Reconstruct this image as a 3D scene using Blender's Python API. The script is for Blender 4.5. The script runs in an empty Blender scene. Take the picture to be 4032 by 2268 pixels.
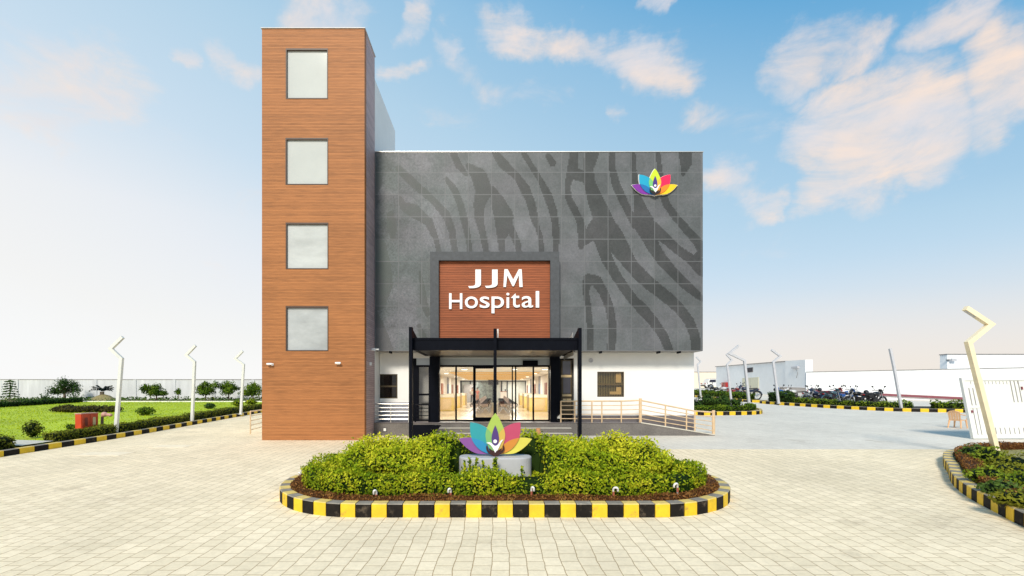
import bpy, math, random
import numpy as np
from mathutils import Vector, Matrix
random.seed(7)
rng = np.random.default_rng(7)
R = math.radians
sc = bpy.context.scene
COL = sc.collection
F = 1200.0; CX = 1248.0; CY = 981.0; EYE = 2.1; SL = 35.0/1200.0
def W(x, y, Y): return Vector(((x-CX)/F*Y, Y, EYE+(CY-y)/F*Y))
def X(x, Y): return (x-CX)/F*Y
def Z(y, Y): return EYE+(CY-y)/F*Y
def gz(x, y):
    a = SL*min(y, 44.0)
    b = SL*y if y < 90 else SL*90+(1.28-SL*90)*min(1, (y-90)/10)
    t = min(1, max(0, (x-8)/10))
    return a*(1-t)+b*t
def lin(c):
    c = c/255.0
    return c/12.92 if c <= .04045 else ((c+.055)/1.055)**2.4
def S(r, g, b, k=1.0): return (lin(r)*k, lin(g)*k, lin(b)*k)

# ---------------------------------------------------------------- materials
def nt(name):
    m = bpy.data.materials.new(name); m.use_nodes = True
    n = m.node_tree; n.nodes.clear()
    return m, n.nodes, n.links
def out(N, L, sh):
    o = N.new('ShaderNodeOutputMaterial'); L.new(sh, o.inputs[0])
def M(name, col, rough=.6, metal=0, var=.15, scale=6, bump=0, stretch=(1,1,1), spec=.5, var2=0, scale2=1.0, tint=None, dirt=None):
    m, N, L = nt(name)
    p = N.new('ShaderNodeBsdfPrincipled')
    p.inputs['Roughness'].default_value = rough; p.inputs['Metallic'].default_value = metal
    p.inputs['Specular IOR Level'].default_value = spec
    tc = N.new('ShaderNodeTexCoord'); mp = N.new('ShaderNodeMapping')
    mp.inputs['Scale'].default_value = stretch
    L.new(tc.outputs['Object'], mp.inputs[0])
    nz = N.new('ShaderNodeTexNoise'); nz.inputs['Scale'].default_value = scale; nz.inputs['Detail'].default_value = 6
    nz.inputs['Roughness'].default_value = .65
    L.new(mp.outputs[0], nz.inputs['Vector'])
    cr = N.new('ShaderNodeValToRGB')
    cr.color_ramp.elements[0].position = .3; cr.color_ramp.elements[1].position = .7
    lo = [max(0, c*(1-var)) for c in col]; hi = [min(1, c*(1+var)) for c in col]
    if tint: lo = list(tint)
    cr.color_ramp.elements[0].color = (*lo, 1); cr.color_ramp.elements[1].color = (*hi, 1)
    L.new(nz.outputs['Fac'], cr.inputs[0])
    src = cr.outputs[0]
    if var2:
        n2 = N.new('ShaderNodeTexNoise'); n2.inputs['Scale'].default_value = scale2; n2.inputs['Detail'].default_value = 4
        L.new(tc.outputs['Object'], n2.inputs['Vector'])
        mr = N.new('ShaderNodeMapRange'); mr.inputs[1].default_value = .3; mr.inputs[2].default_value = .7
        mr.inputs[3].default_value = 1-var2; mr.inputs[4].default_value = 1+var2*.5
        L.new(n2.outputs['Fac'], mr.inputs[0])
        mx = N.new('ShaderNodeMix'); mx.data_type = 'RGBA'; mx.blend_type = 'MULTIPLY'; mx.inputs[0].default_value = 1
        L.new(src, mx.inputs[6]); L.new(mr.outputs[0], mx.inputs[7]); src = mx.outputs[2]
    if dirt:
        dc, da, ds, t0 = dirt
        n4 = N.new('ShaderNodeTexNoise'); n4.inputs['Scale'].default_value = ds; n4.inputs['Detail'].default_value = 9; n4.inputs['Roughness'].default_value = .72
        L.new(tc.outputs['Object'], n4.inputs['Vector'])
        m6 = N.new('ShaderNodeMapRange'); m6.inputs[1].default_value = t0; m6.inputs[2].default_value = t0+.14; m6.inputs[3].default_value = 0; m6.inputs[4].default_value = da
        L.new(n4.outputs['Fac'], m6.inputs[0])
        m7 = N.new('ShaderNodeMix'); m7.data_type = 'RGBA'; L.new(m6.outputs[0], m7.inputs[0]); L.new(src, m7.inputs[6]); m7.inputs[7].default_value = (*dc, 1); src = m7.outputs[2]
    L.new(src, p.inputs['Base Color'])
    if bump:
        b = N.new('ShaderNodeBump'); b.inputs['Strength'].default_value = bump; b.inputs['Distance'].default_value = .02
        L.new(nz.outputs['Fac'], b.inputs['Height']); L.new(b.outputs[0], p.inputs['Normal'])
    out(N, L, p.outputs[0]); return m
def leaf_mat(name, trans=.3):
    m, N, L = nt(name)
    at = N.new('ShaderNodeVertexColor'); at.layer_name = 'Col'
    p = N.new('ShaderNodeBsdfPrincipled'); p.inputs['Roughness'].default_value = .6; p.inputs['Specular IOR Level'].default_value = .10
    t = N.new('ShaderNodeBsdfTranslucent'); mx = N.new('ShaderNodeMixShader'); mx.inputs[0].default_value = trans
    L.new(at.outputs[0], p.inputs['Base Color']); L.new(at.outputs[0], t.inputs['Color'])
    L.new(p.outputs[0], mx.inputs[1]); L.new(t.outputs[0], mx.inputs[2]); out(N, L, mx.outputs[0]); return m
def glass_mat(name, tint=(1,1,1), refl=.12, rough=.0):
    m, N, L = nt(name)
    t = N.new('ShaderNodeBsdfTransparent'); t.inputs[0].default_value = (*tint, 1)
    g = N.new('ShaderNodeBsdfGlossy'); g.inputs['Roughness'].default_value = rough
    lw = N.new('ShaderNodeLayerWeight'); lw.inputs[0].default_value = .25
    mr = N.new('ShaderNodeMapRange'); mr.inputs[3].default_value = refl*.5; mr.inputs[4].default_value = .9
    L.new(lw.outputs['Fresnel'], mr.inputs[0])
    mx = N.new('ShaderNodeMixShader'); L.new(mr.outputs[0], mx.inputs[0])
    L.new(t.outputs[0], mx.inputs[1]); L.new(g.outputs[0], mx.inputs[2]); out(N, L, mx.outputs[0]); return m
def emit_mat(name, col, st):
    m, N, L = nt(name)
    e = N.new('ShaderNodeEmission'); e.inputs[0].default_value = (*col, 1); e.inputs[1].default_value = st
    out(N, L, e.outputs[0]); return m
def slat_mat(name, col, dark, period=.055, rough=.55):
    m, N, L = nt(name)
    p = N.new('ShaderNodeBsdfPrincipled'); p.inputs['Roughness'].default_value = rough; p.inputs['Specular IOR Level'].default_value = .3
    tc = N.new('ShaderNodeTexCoord'); sp = N.new('ShaderNodeSeparateXYZ'); L.new(tc.outputs['Object'], sp.inputs[0])
    mu = N.new('ShaderNodeMath'); mu.operation = 'MULTIPLY'; mu.inputs[1].default_value = 1/period; L.new(sp.outputs[2], mu.inputs[0])
    fr = N.new('ShaderNodeMath'); fr.operation = 'FRACT'; L.new(mu.outputs[0], fr.inputs[0])
    pp = N.new('ShaderNodeMapRange'); pp.inputs[1].default_value = .1; pp.inputs[2].default_value = .32; L.new(fr.outputs[0], pp.inputs[0])
    fl = N.new('ShaderNodeMath'); fl.operation = 'FLOOR'; L.new(mu.outputs[0], fl.inputs[0])
    wn = N.new('ShaderNodeTexWhiteNoise'); wn.noise_dimensions = '1D'; L.new(fl.outputs[0], wn.inputs['W'])
    mp = N.new('ShaderNodeMapping'); mp.inputs['Scale'].default_value = (1.2, 1.2, 22); L.new(tc.outputs['Object'], mp.inputs[0])
    nz = N.new('ShaderNodeTexNoise'); nz.inputs['Scale'].default_value = 2.2; nz.inputs['Detail'].default_value = 7; L.new(mp.outputs[0], nz.inputs['Vector'])
    n2 = N.new('ShaderNodeTexNoise'); n2.inputs['Scale'].default_value = .55; n2.inputs['Detail'].default_value = 3; L.new(tc.outputs['Object'], n2.inputs['Vector'])
    ad = N.new('ShaderNodeMath'); ad.operation = 'ADD'; L.new(nz.outputs['Fac'], ad.inputs[0])
    m3 = N.new('ShaderNodeMath'); m3.operation = 'MULTIPLY'; m3.inputs[1].default_value = .22; L.new(wn.outputs['Value'], m3.inputs[0]); L.new(m3.outputs[0], ad.inputs[1])
    a2 = N.new('ShaderNodeMath'); a2.operation = 'MULTIPLY_ADD'; a2.inputs[1].default_value = .5; L.new(n2.outputs['Fac'], a2.inputs[0]); L.new(ad.outputs[0], a2.inputs[2])
    cr = N.new('ShaderNodeValToRGB'); cr.color_ramp.elements[0].position = .55; cr.color_ramp.elements[1].position = 1.1-.05
    cr.color_ramp.elements[0].color = (*[c*.72 for c in col], 1); cr.color_ramp.elements[1].color = (*[min(1, c*1.28) for c in col], 1)
    L.new(a2.outputs[0], cr.inputs[0])
    mx = N.new('ShaderNodeMix'); mx.data_type = 'RGBA'; L.new(pp.outputs[0], mx.inputs[0]); mx.inputs[6].default_value = (*dark, 1); L.new(cr.outputs[0], mx.inputs[7])
    L.new(mx.outputs[2], p.inputs['Base Color'])
    b = N.new('ShaderNodeBump'); b.inputs['Strength'].default_value = .35; b.inputs['Distance'].default_value = .01
    L.new(pp.outputs[0], b.inputs['Height']); L.new(b.outputs[0], p.inputs['Normal'])
    out(N, L, p.outputs[0]); return m
def n_tint(N, L, tc):
    n = N.new('ShaderNodeTexNoise'); n.inputs['Scale'].default_value = .9; n.inputs['Detail'].default_value = 5; L.new(tc.outputs['Object'], n.inputs['Vector']); return n.outputs['Fac']
def clad_mat(name, col, hole, x0, z0, soft=0):
    """perforated metal cassettes: diagonal rows of holes, open seams between cassettes"""
    m, N, L = nt(name)
    p = N.new('ShaderNodeBsdfPrincipled'); p.inputs['Roughness'].default_value = .5; p.inputs['Metallic'].default_value = .1; p.inputs['Specular IOR Level'].default_value = .25
    tc = N.new('ShaderNodeTexCoord'); sp = N.new('ShaderNodeSeparateXYZ'); L.new(tc.outputs['Object'], sp.inputs[0])
    def mt(op, a, b=None, c=None):
        n = N.new('ShaderNodeMath'); n.operation = op
        for i, v in enumerate((a, b, c)):
            if v is None: continue
            if isinstance(v, (int, float)): n.inputs[i].default_value = v
            else: L.new(v, n.inputs[i])
        return n.outputs[0]
    x = sp.outputs[0]; z = sp.outputs[2]
    d1 = mt('SINE', mt('MULTIPLY', mt('ADD', x, z), 2*math.pi/.075)); d2 = mt('SINE', mt('MULTIPLY', mt('SUBTRACT', x, z), 2*math.pi/.075))
    h = mt('MULTIPLY_ADD', mt('MULTIPLY', d1, d2), .5, .5)
    nz = N.new('ShaderNodeTexNoise'); nz.inputs['Scale'].default_value = .9; nz.inputs['Detail'].default_value = 8; nz.inputs['Roughness'].default_value = .7; L.new(tc.outputs['Object'], nz.inputs['Vector'])
    cr = N.new('ShaderNodeValToRGB'); cr.color_ramp.elements[0].position = .3; cr.color_ramp.elements[1].position = .72
    cr.color_ramp.elements[0].color = (*[c*.68 for c in col], 1); cr.color_ramp.elements[1].color = (*[c*1.3 for c in col], 1); L.new(nz.outputs['Fac'], cr.inputs[0])
    sk = N.new('ShaderNodeTexNoise'); sk.inputs['Scale'].default_value = 14; sk.inputs['Detail'].default_value = 6; sk.inputs['Roughness'].default_value = .8; L.new(tc.outputs['Object'], sk.inputs['Vector'])
    left = mt('MULTIPLY_ADD', mt('SUBTRACT', x, x0), -.14, 1.0); left = mt('MAXIMUM', left, .45)
    big = N.new('ShaderNodeTexNoise'); big.inputs['Scale'].default_value = .45; big.inputs['Detail'].default_value = 7; big.inputs['Roughness'].default_value = .65; big.inputs['Distortion'].default_value = .8; L.new(tc.outputs['Object'], big.inputs['Vector'])
    spk = mt('MULTIPLY_ADD', mt('MULTIPLY', mt('SUBTRACT', sk.outputs['Fac'], .5), left), 2.6, 1.0)
    blt = mt('MULTIPLY_ADD', mt('MULTIPLY', mt('SUBTRACT', big.outputs['Fac'], .47), left), 2.2, 1.0)
    tint_ = N.new('ShaderNodeMix'); tint_.data_type = 'RGBA'; tint_.blend_type = 'MULTIPLY'; tint_.inputs[0].default_value = 1; L.new(cr.outputs[0], tint_.inputs[6]); L.new(mt('MULTIPLY', mt('MAXIMUM', spk, .25), mt('MAXIMUM', blt, .45)), tint_.inputs[7])
    if soft:
        sm = N.new('ShaderNodeMix'); sm.data_type = 'RGBA'; L.new(mt('MULTIPLY', mt('MAXIMUM', mt('MULTIPLY_ADD', mt('SUBTRACT', x, x0), -.16, 1.0), 0), soft), sm.inputs[0]); L.new(tint_.outputs[2], sm.inputs[6]); sm.inputs[7].default_value = (.135,.14,.145,1); tint_ = sm
    gn = N.new('ShaderNodeMix'); gn.data_type = 'RGBA'; gn.blend_type = 'MULTIPLY'; L.new(mt('MULTIPLY', left, .5), gn.inputs[0]); L.new(tint_.outputs[2], gn.inputs[6])
    gr2 = N.new('ShaderNodeValToRGB'); gr2.color_ramp.elements[0].position = .4; gr2.color_ramp.elements[1].position = .6; gr2.color_ramp.elements[0].color = (.72,1,.86,1); gr2.color_ramp.elements[1].color = (1,.95,1,1); L.new(n_tint(N, L, tc), gr2.inputs[0]); L.new(gr2.outputs[0], gn.inputs[7])
    hm = mt('MULTIPLY', mt('GREATER_THAN', h, .62), .75)
    mx = N.new('ShaderNodeMix'); mx.data_type = 'RGBA'; L.new(hm, mx.inputs[0]); L.new(gn.outputs[2], mx.inputs[6]); mx.inputs[7].default_value = (*hole, 1)
    fx = mt('FRACT', mt('DIVIDE', mt('SUBTRACT', x, x0), .825)); fz = mt('FRACT', mt('DIVIDE', mt('SUBTRACT', z, z0), .79))
    sx = mt('LESS_THAN', fx, .03); sz = mt('LESS_THAN', fz, .032); seam = mt('MAXIMUM', sx, sz)
    m2 = N.new('ShaderNodeMix'); m2.data_type = 'RGBA'; L.new(mt('MULTIPLY', seam, .9), m2.inputs[0]); L.new(mx.outputs[2], m2.inputs[6]); m2.inputs[7].default_value = (.135, .14, .15, 1)
    # each cassette a slightly different tone
    cx = N.new('ShaderNodeCombineXYZ'); L.new(mt('FLOOR', mt('DIVIDE', mt('SUBTRACT', x, x0), .825)), cx.inputs[0]); L.new(mt('FLOOR', mt('DIVIDE', mt('SUBTRACT', z, z0), .79)), cx.inputs[1])
    wn = N.new('ShaderNodeTexWhiteNoise'); wn.noise_dimensions = '2D'; L.new(cx.outputs[0], wn.inputs['Vector'])
    tone = mt('MULTIPLY_ADD', wn.outputs['Value'], .24, .88)
    m3 = N.new('ShaderNodeMix'); m3.data_type = 'RGBA'; m3.blend_type = 'MULTIPLY'; m3.inputs[0].default_value = 1; L.new(m2.outputs[2], m3.inputs[6]); L.new(tone, m3.inputs[7])
    L.new(m3.outputs[2], p.inputs['Base Color'])
    out(N, L, p.outputs[0]); return m
def paver_mat(name, c1, c2, joint, bw=.24, rh=.2, jm=.006, var=.12):
    m, N, L = nt(name)
    p = N.new('ShaderNodeBsdfPrincipled'); p.inputs['Roughness'].default_value = .9; p.inputs['Specular IOR Level'].default_value = .08
    tc = N.new('ShaderNodeTexCoord'); sp = N.new('ShaderNodeSeparateXYZ'); L.new(tc.outputs['Object'], sp.inputs[0])
    nw = N.new('ShaderNodeTexNoise'); nw.inputs['Scale'].default_value = 1.3; nw.inputs['Detail'].default_value = 3; L.new(tc.outputs['Object'], nw.inputs['Vector'])
    cb = N.new('ShaderNodeCombineXYZ'); 
    wob = N.new('ShaderNodeMath'); wob.operation = 'MULTIPLY_ADD'; wob.inputs[1].default_value = .11; L.new(nw.outputs['Fac'], wob.inputs[0]); L.new(sp.outputs[0], wob.inputs[2])
    L.new(sp.outputs[1], cb.inputs[0]); L.new(wob.outputs[0], cb.inputs[1])
    br = N.new('ShaderNodeTexBrick'); br.inputs['Scale'].default_value = 1; br.inputs['Brick Width'].default_value = bw; br.inputs['Row Height'].default_value = rh
    br.inputs['Mortar Size'].default_value = jm; br.inputs['Mortar Smooth'].default_value = .3; br.offset = .5
    br.inputs['Color1'].default_value = (*c1, 1); br.inputs['Color2'].default_value = (*c2, 1); br.inputs['Mortar'].default_value = (*joint, 1)
    L.new(cb.outputs[0], br.inputs['Vector'])
    nz = N.new('ShaderNodeTexNoise'); nz.inputs['Scale'].default_value = .35; nz.inputs['Detail'].default_value = 8; nz.inputs['Roughness'].default_value = .65; L.new(tc.outputs['Object'], nz.inputs['Vector'])
    mr = N.new('ShaderNodeMapRange'); mr.inputs[1].default_value = .3; mr.inputs[2].default_value = .7; mr.inputs[3].default_value = 1-var; mr.inputs[4].default_value = 1+var*.6
    L.new(nz.outputs['Fac'], mr.inputs[0])
    mx = N.new('ShaderNodeMix'); mx.data_type = 'RGBA'; mx.blend_type = 'MULTIPLY'; mx.inputs[0].default_value = 1; L.new(br.outputs['Color'], mx.inputs[6]); L.new(mr.outputs[0], mx.inputs[7])
    # sparse dirt patches
    n3 = N.new('ShaderNodeTexNoise'); n3.inputs['Scale'].default_value = .8; n3.inputs['Detail'].default_value = 10; n3.inputs['Roughness'].default_value = .75; L.new(tc.outputs['Object'], n3.inputs['Vector'])
    m4 = N.new('ShaderNodeMapRange'); m4.inputs[1].default_value = .58; m4.inputs[2].default_value = .74; m4.inputs[3].default_value = 0; m4.inputs[4].default_value = .6; L.new(n3.outputs['Fac'], m4.inputs[0])
    m5 = N.new('ShaderNodeMix'); m5.data_type = 'RGBA'; L.new(m4.outputs[0], m5.inputs[0]); L.new(mx.outputs[2], m5.inputs[6]); m5.inputs[7].default_value = (.33, .25, .17, 1)
    n6 = N.new('ShaderNodeTexNoise'); n6.inputs['Scale'].default_value = 16; n6.inputs['Detail'].default_value = 7; n6.inputs['Roughness'].default_value = .75; L.new(tc.outputs['Object'], n6.inputs['Vector'])
    m8 = N.new('ShaderNodeMapRange'); m8.inputs[1].default_value = .3; m8.inputs[2].default_value = .7; m8.inputs[3].default_value = .92; m8.inputs[4].default_value = 1.14; L.new(n6.outputs['Fac'], m8.inputs[0])
    m9 = N.new('ShaderNodeMix'); m9.data_type = 'RGBA'; m9.blend_type = 'MULTIPLY'; m9.inputs[0].default_value = 1; L.new(m5.outputs[2], m9.inputs[6]); L.new(m8.outputs[0], m9.inputs[7])
    L.new(m9.outputs[2], p.inputs['Base Color'])
    b = N.new('ShaderNodeBump'); b.invert = True; b.inputs['Strength'].default_value = .5; b.inputs['Distance'].default_value = .01; L.new(br.outputs['Fac'], b.inputs['Height']); L.new(b.outputs[0], p.inputs['Normal'])
    out(N, L, p.outputs[0]); return m

WOOD = slat_mat('wood_slats', (.345,.138,.047), (.18,.068,.023), .048)
SIGNWOOD = slat_mat('sign_wood', (.29,.082,.03), (.085,.022,.01), .06)
MAUVE = slat_mat('tower_side', (.42,.31,.31), (.32,.235,.24), .07)
WHITE = M('white_plaster', (.80,.80,.79), .75, var=.03, scale=3, var2=.06, scale2=.4, bump=.05)
WHITE2 = M('service_plaster', (.82,.84,.86), .8, var=.03, scale=2, var2=.06, scale2=.3)
CREAM = M('cream_plaster', (.80,.70,.56), .8, var=.04, scale=2)
STAIN = M('stained_plaster', (.64,.65,.67), .85, var=.1, scale=2.2, stretch=(1,1,.12), var2=.06, scale2=.25, tint=(.52,.53,.55))
GRANITE = M('grey_granite', (.15,.135,.125), .55, var=.3, scale=22, var2=.2, scale2=2)
GRANITE2 = M('dark_granite', (.10,.095,.09), .35, var=.35, scale=25, var2=.2, scale2=2)
SKIRT = M('skirting_stone', (.16,.14,.145), .5, var=.15, scale=10)
DADO = M('dado_stone', (.25,.26,.30), .5, var=.15, scale=12)
NOSE = M('step_nosing', (.42,.40,.36), .5, var=.15, scale=12)
BLACK = M('black_metal', (.004,.005,.009), .45, var=.2, scale=5, spec=.05)
FRAMEGREY = M('sign_frame_grey', (.05,.056,.066), .6, var=.25, scale=10)
STEEL = M('brushed_steel', (.62,.60,.57), .32, .7, var=.08, scale=12)
TAN = M('sunlit_steel', (.68,.49,.30), .4, .15, var=.18, scale=5)  # warm sunlight and reflection on the steel are put into its colour
LAMPW = M('lamp_white_paint', (.66,.66,.64), .45, var=.06, scale=5)
LAMPG = M('lamp_grey_paint', (.52,.52,.55), .45, var=.08, scale=5)
LAMPY = M('lamp_cream_paint', (.86,.74,.52), .45, var=.1, scale=3)
KY = M('kerb_yellow', (.80,.52,.014), .6, var=.1, scale=9, var2=.16, scale2=2.5, bump=.1, dirt=((.20,.13,.06),.75,5,.56))
KB = M('kerb_black', (.014,.011,.009), .7, var=.3, scale=9, var2=.3, scale2=3, bump=.1, spec=.15, dirt=((.17,.13,.09),.6,5,.56))
KTY = M('kerb_top_yellow', (.76,.55,.16), .65, var=.12, scale=9, var2=.12, scale2=2.5, dirt=((.45,.36,.22),.8,4,.53))
KTB = M('kerb_top_grey', (.27,.235,.19), .7, var=.2, scale=9, var2=.2, scale2=2.5, dirt=((.45,.40,.32),.7,4,.55))
COVER = M('cover_concrete', (.86,.73,.54), .9, var=.1, scale=5, spec=.1)
CONC = M('concrete', (.58,.54,.46), .85, var=.1, scale=6, var2=.1, scale2=1.5, bump=.08)
SOIL = M('soil', (.24,.20,.09), .95, var=.35, scale=9, bump=.5)
DSOIL = M('dark_soil', (.035,.03,.018), .95, var=.4, scale=9, bump=.5)
DRYS = M('dry_soil', (.42,.34,.2), .95, var=.25, scale=5, bump=.4)
GRASS = M('lawn_grass', (.40,.50,.012), .85, var=.18, scale=9, var2=.22, scale2=.35, bump=.5)
LEAF = leaf_mat('leaves')
BARK = M('bark', (.16,.12,.085), .9, var=.3, scale=14, bump=.4)
GLASS = glass_mat('clear_glass', (.97,.98,.97), .05)
DGLASS = glass_mat('dark_glass', (.85,.82,.74), .06)
TRANSOM = M('transom_glass', (.40,.45,.50), .12, var=.06, scale=2, spec=.6)  # grey blue reflection is part of the base colour
TGLASS = M('sky_reflection_glass', (.50,.52,.51), .10, var=.05, scale=.7, spec=.5)  # pale grey sky reflection is painted as the pane colour
TFRAME = M('window_frame_dark', (.055,.028,.018), .5, var=.2, scale=8)
WFRAME = M('bronze_frame', (.085,.058,.024), .5, var=.2, scale=8)
DGLASS2 = glass_mat('darkest_glass', (.34,.30,.26), .05)
BLIND = M('blinds', (.34,.29,.13), .8, var=.2, scale=4)
DARKIN = M('dark_interior', (.012,.010,.008), .8, var=.3, scale=3)
TANLEDGE = M('tan_ledge', (.70,.52,.28), .6, var=.1, scale=5)
IFLOOR = M('interior_floor', (.55,.47,.36), .18, var=.08, scale=1.5, spec=.5)
IWALL = M('interior_wall', (.82,.80,.76), .7, var=.05, scale=1.5)
ICEIL = M('interior_ceiling', (.85,.82,.76), .8, var=.03, scale=1.5)
DBROWN = M('brown_door', (.30,.10,.045), .5, var=.1, scale=4)
DBLUE = M('blue_door', (.11,.16,.28), .5, var=.1, scale=4)
COUNTER = M('counter_yellow', (.72,.53,.16), .5, var=.08, scale=3)
CTOP = M('counter_top', (.82,.76,.62), .4, var=.05, scale=3)
MARBLE = M('green_marble', (.12,.14,.13), .3, var=.75, scale=4, spec=.5)
WARMSLAT = emit_mat('lit_warm_slat', (1.0,.47,.07), .85)
DOWNL = emit_mat('downlight_glow', (1,.95,.85), 6)
CHAIRM = M('bench_steel', (.30,.22,.19), .4, .2, var=.15, scale=8)
REDBOX = M('red_paint', (.58,.055,.010), .5, var=.15, scale=5, var2=.15, scale2=3)
REDDK = M('red_paint_worn', (.20,.02,.008), .55, var=.25, scale=6)
PINK = M('faded_pink_paint', (.55,.30,.25), .6, var=.25, scale=12)
MAROON = M('maroon_paint', (.22,.055,.075), .6, var=.15, scale=3)
ORANGE = M('peach_plastic', (.78,.46,.24), .45, var=.06, scale=4)
GATEW = M('gate_white', (.76,.77,.74), .6, var=.04, scale=3, var2=.05, scale2=1)
GREYSH = M('grey_sheet', (.27,.255,.25), .6, var=.12, scale=3)
CREAMDR = M('cream_door', (.66,.64,.50), .6, var=.05, scale=3)
LOUVER = M('louvre_dark', (.03,.025,.035), .6, var=.2, scale=4)
TYRE = M('tyre_rubber', (.015,.015,.016), .8, var=.2, scale=10)
CHROME = M('chrome', (.55,.56,.58), .25, .8, var=.1, scale=10)
SEATB = M('black_vinyl', (.014,.013,.014), .5, var=.2, scale=8)
CARW = M('car_white', (.74,.73,.71), .3, var=.03, scale=3, spec=.6)
CARG = M('car_glass', (.03,.03,.05), .08, var=.2, scale=3, spec=.7)
TAILR = M('tail_light_red', (.35,.02,.02), .3, var=.1, scale=5)
PIPEW = M('white_pipe', (.80,.78,.74), .4, var=.05, scale=8)
PIPER = M('rust_red', (.35,.09,.05), .6, var=.3, scale=12)
CAMW = M('camera_white', (.80,.80,.80), .4, var=.03, scale=8)
CAMB = M('lens_black', (.01,.01,.012), .2, var=.1, scale=8)
SKIN = M('skin', (.32,.17,.11), .6, var=.08, scale=9)
HAIR = M('hair', (.012,.010,.009), .6, var=.2, scale=20)
SHIRTW = M('white_shirt', (.72,.72,.70), .8, var=.05, scale=9)
SHIRTR = M('red_shirt', (.42,.10,.07), .8, var=.1, scale=9)
TROUS = M('dark_trousers', (.02,.024,.035), .8, var=.15, scale=9)
PEDEST = M('pedestal_concrete', (.48,.48,.50), .7, var=.06, scale=5, var2=.10, scale2=2, dirt=((.33,.32,.30),.6,3,.55))
TERRA = M('terracotta', (.45,.22,.09), .8, var=.2, scale=9)
WLETTER = M('letter_white', (.85,.85,.86), .45, var=.02, scale=5)
RIMW = M('emblem_rim_white', (.86,.86,.86), .4, var=.02, scale=5)

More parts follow.
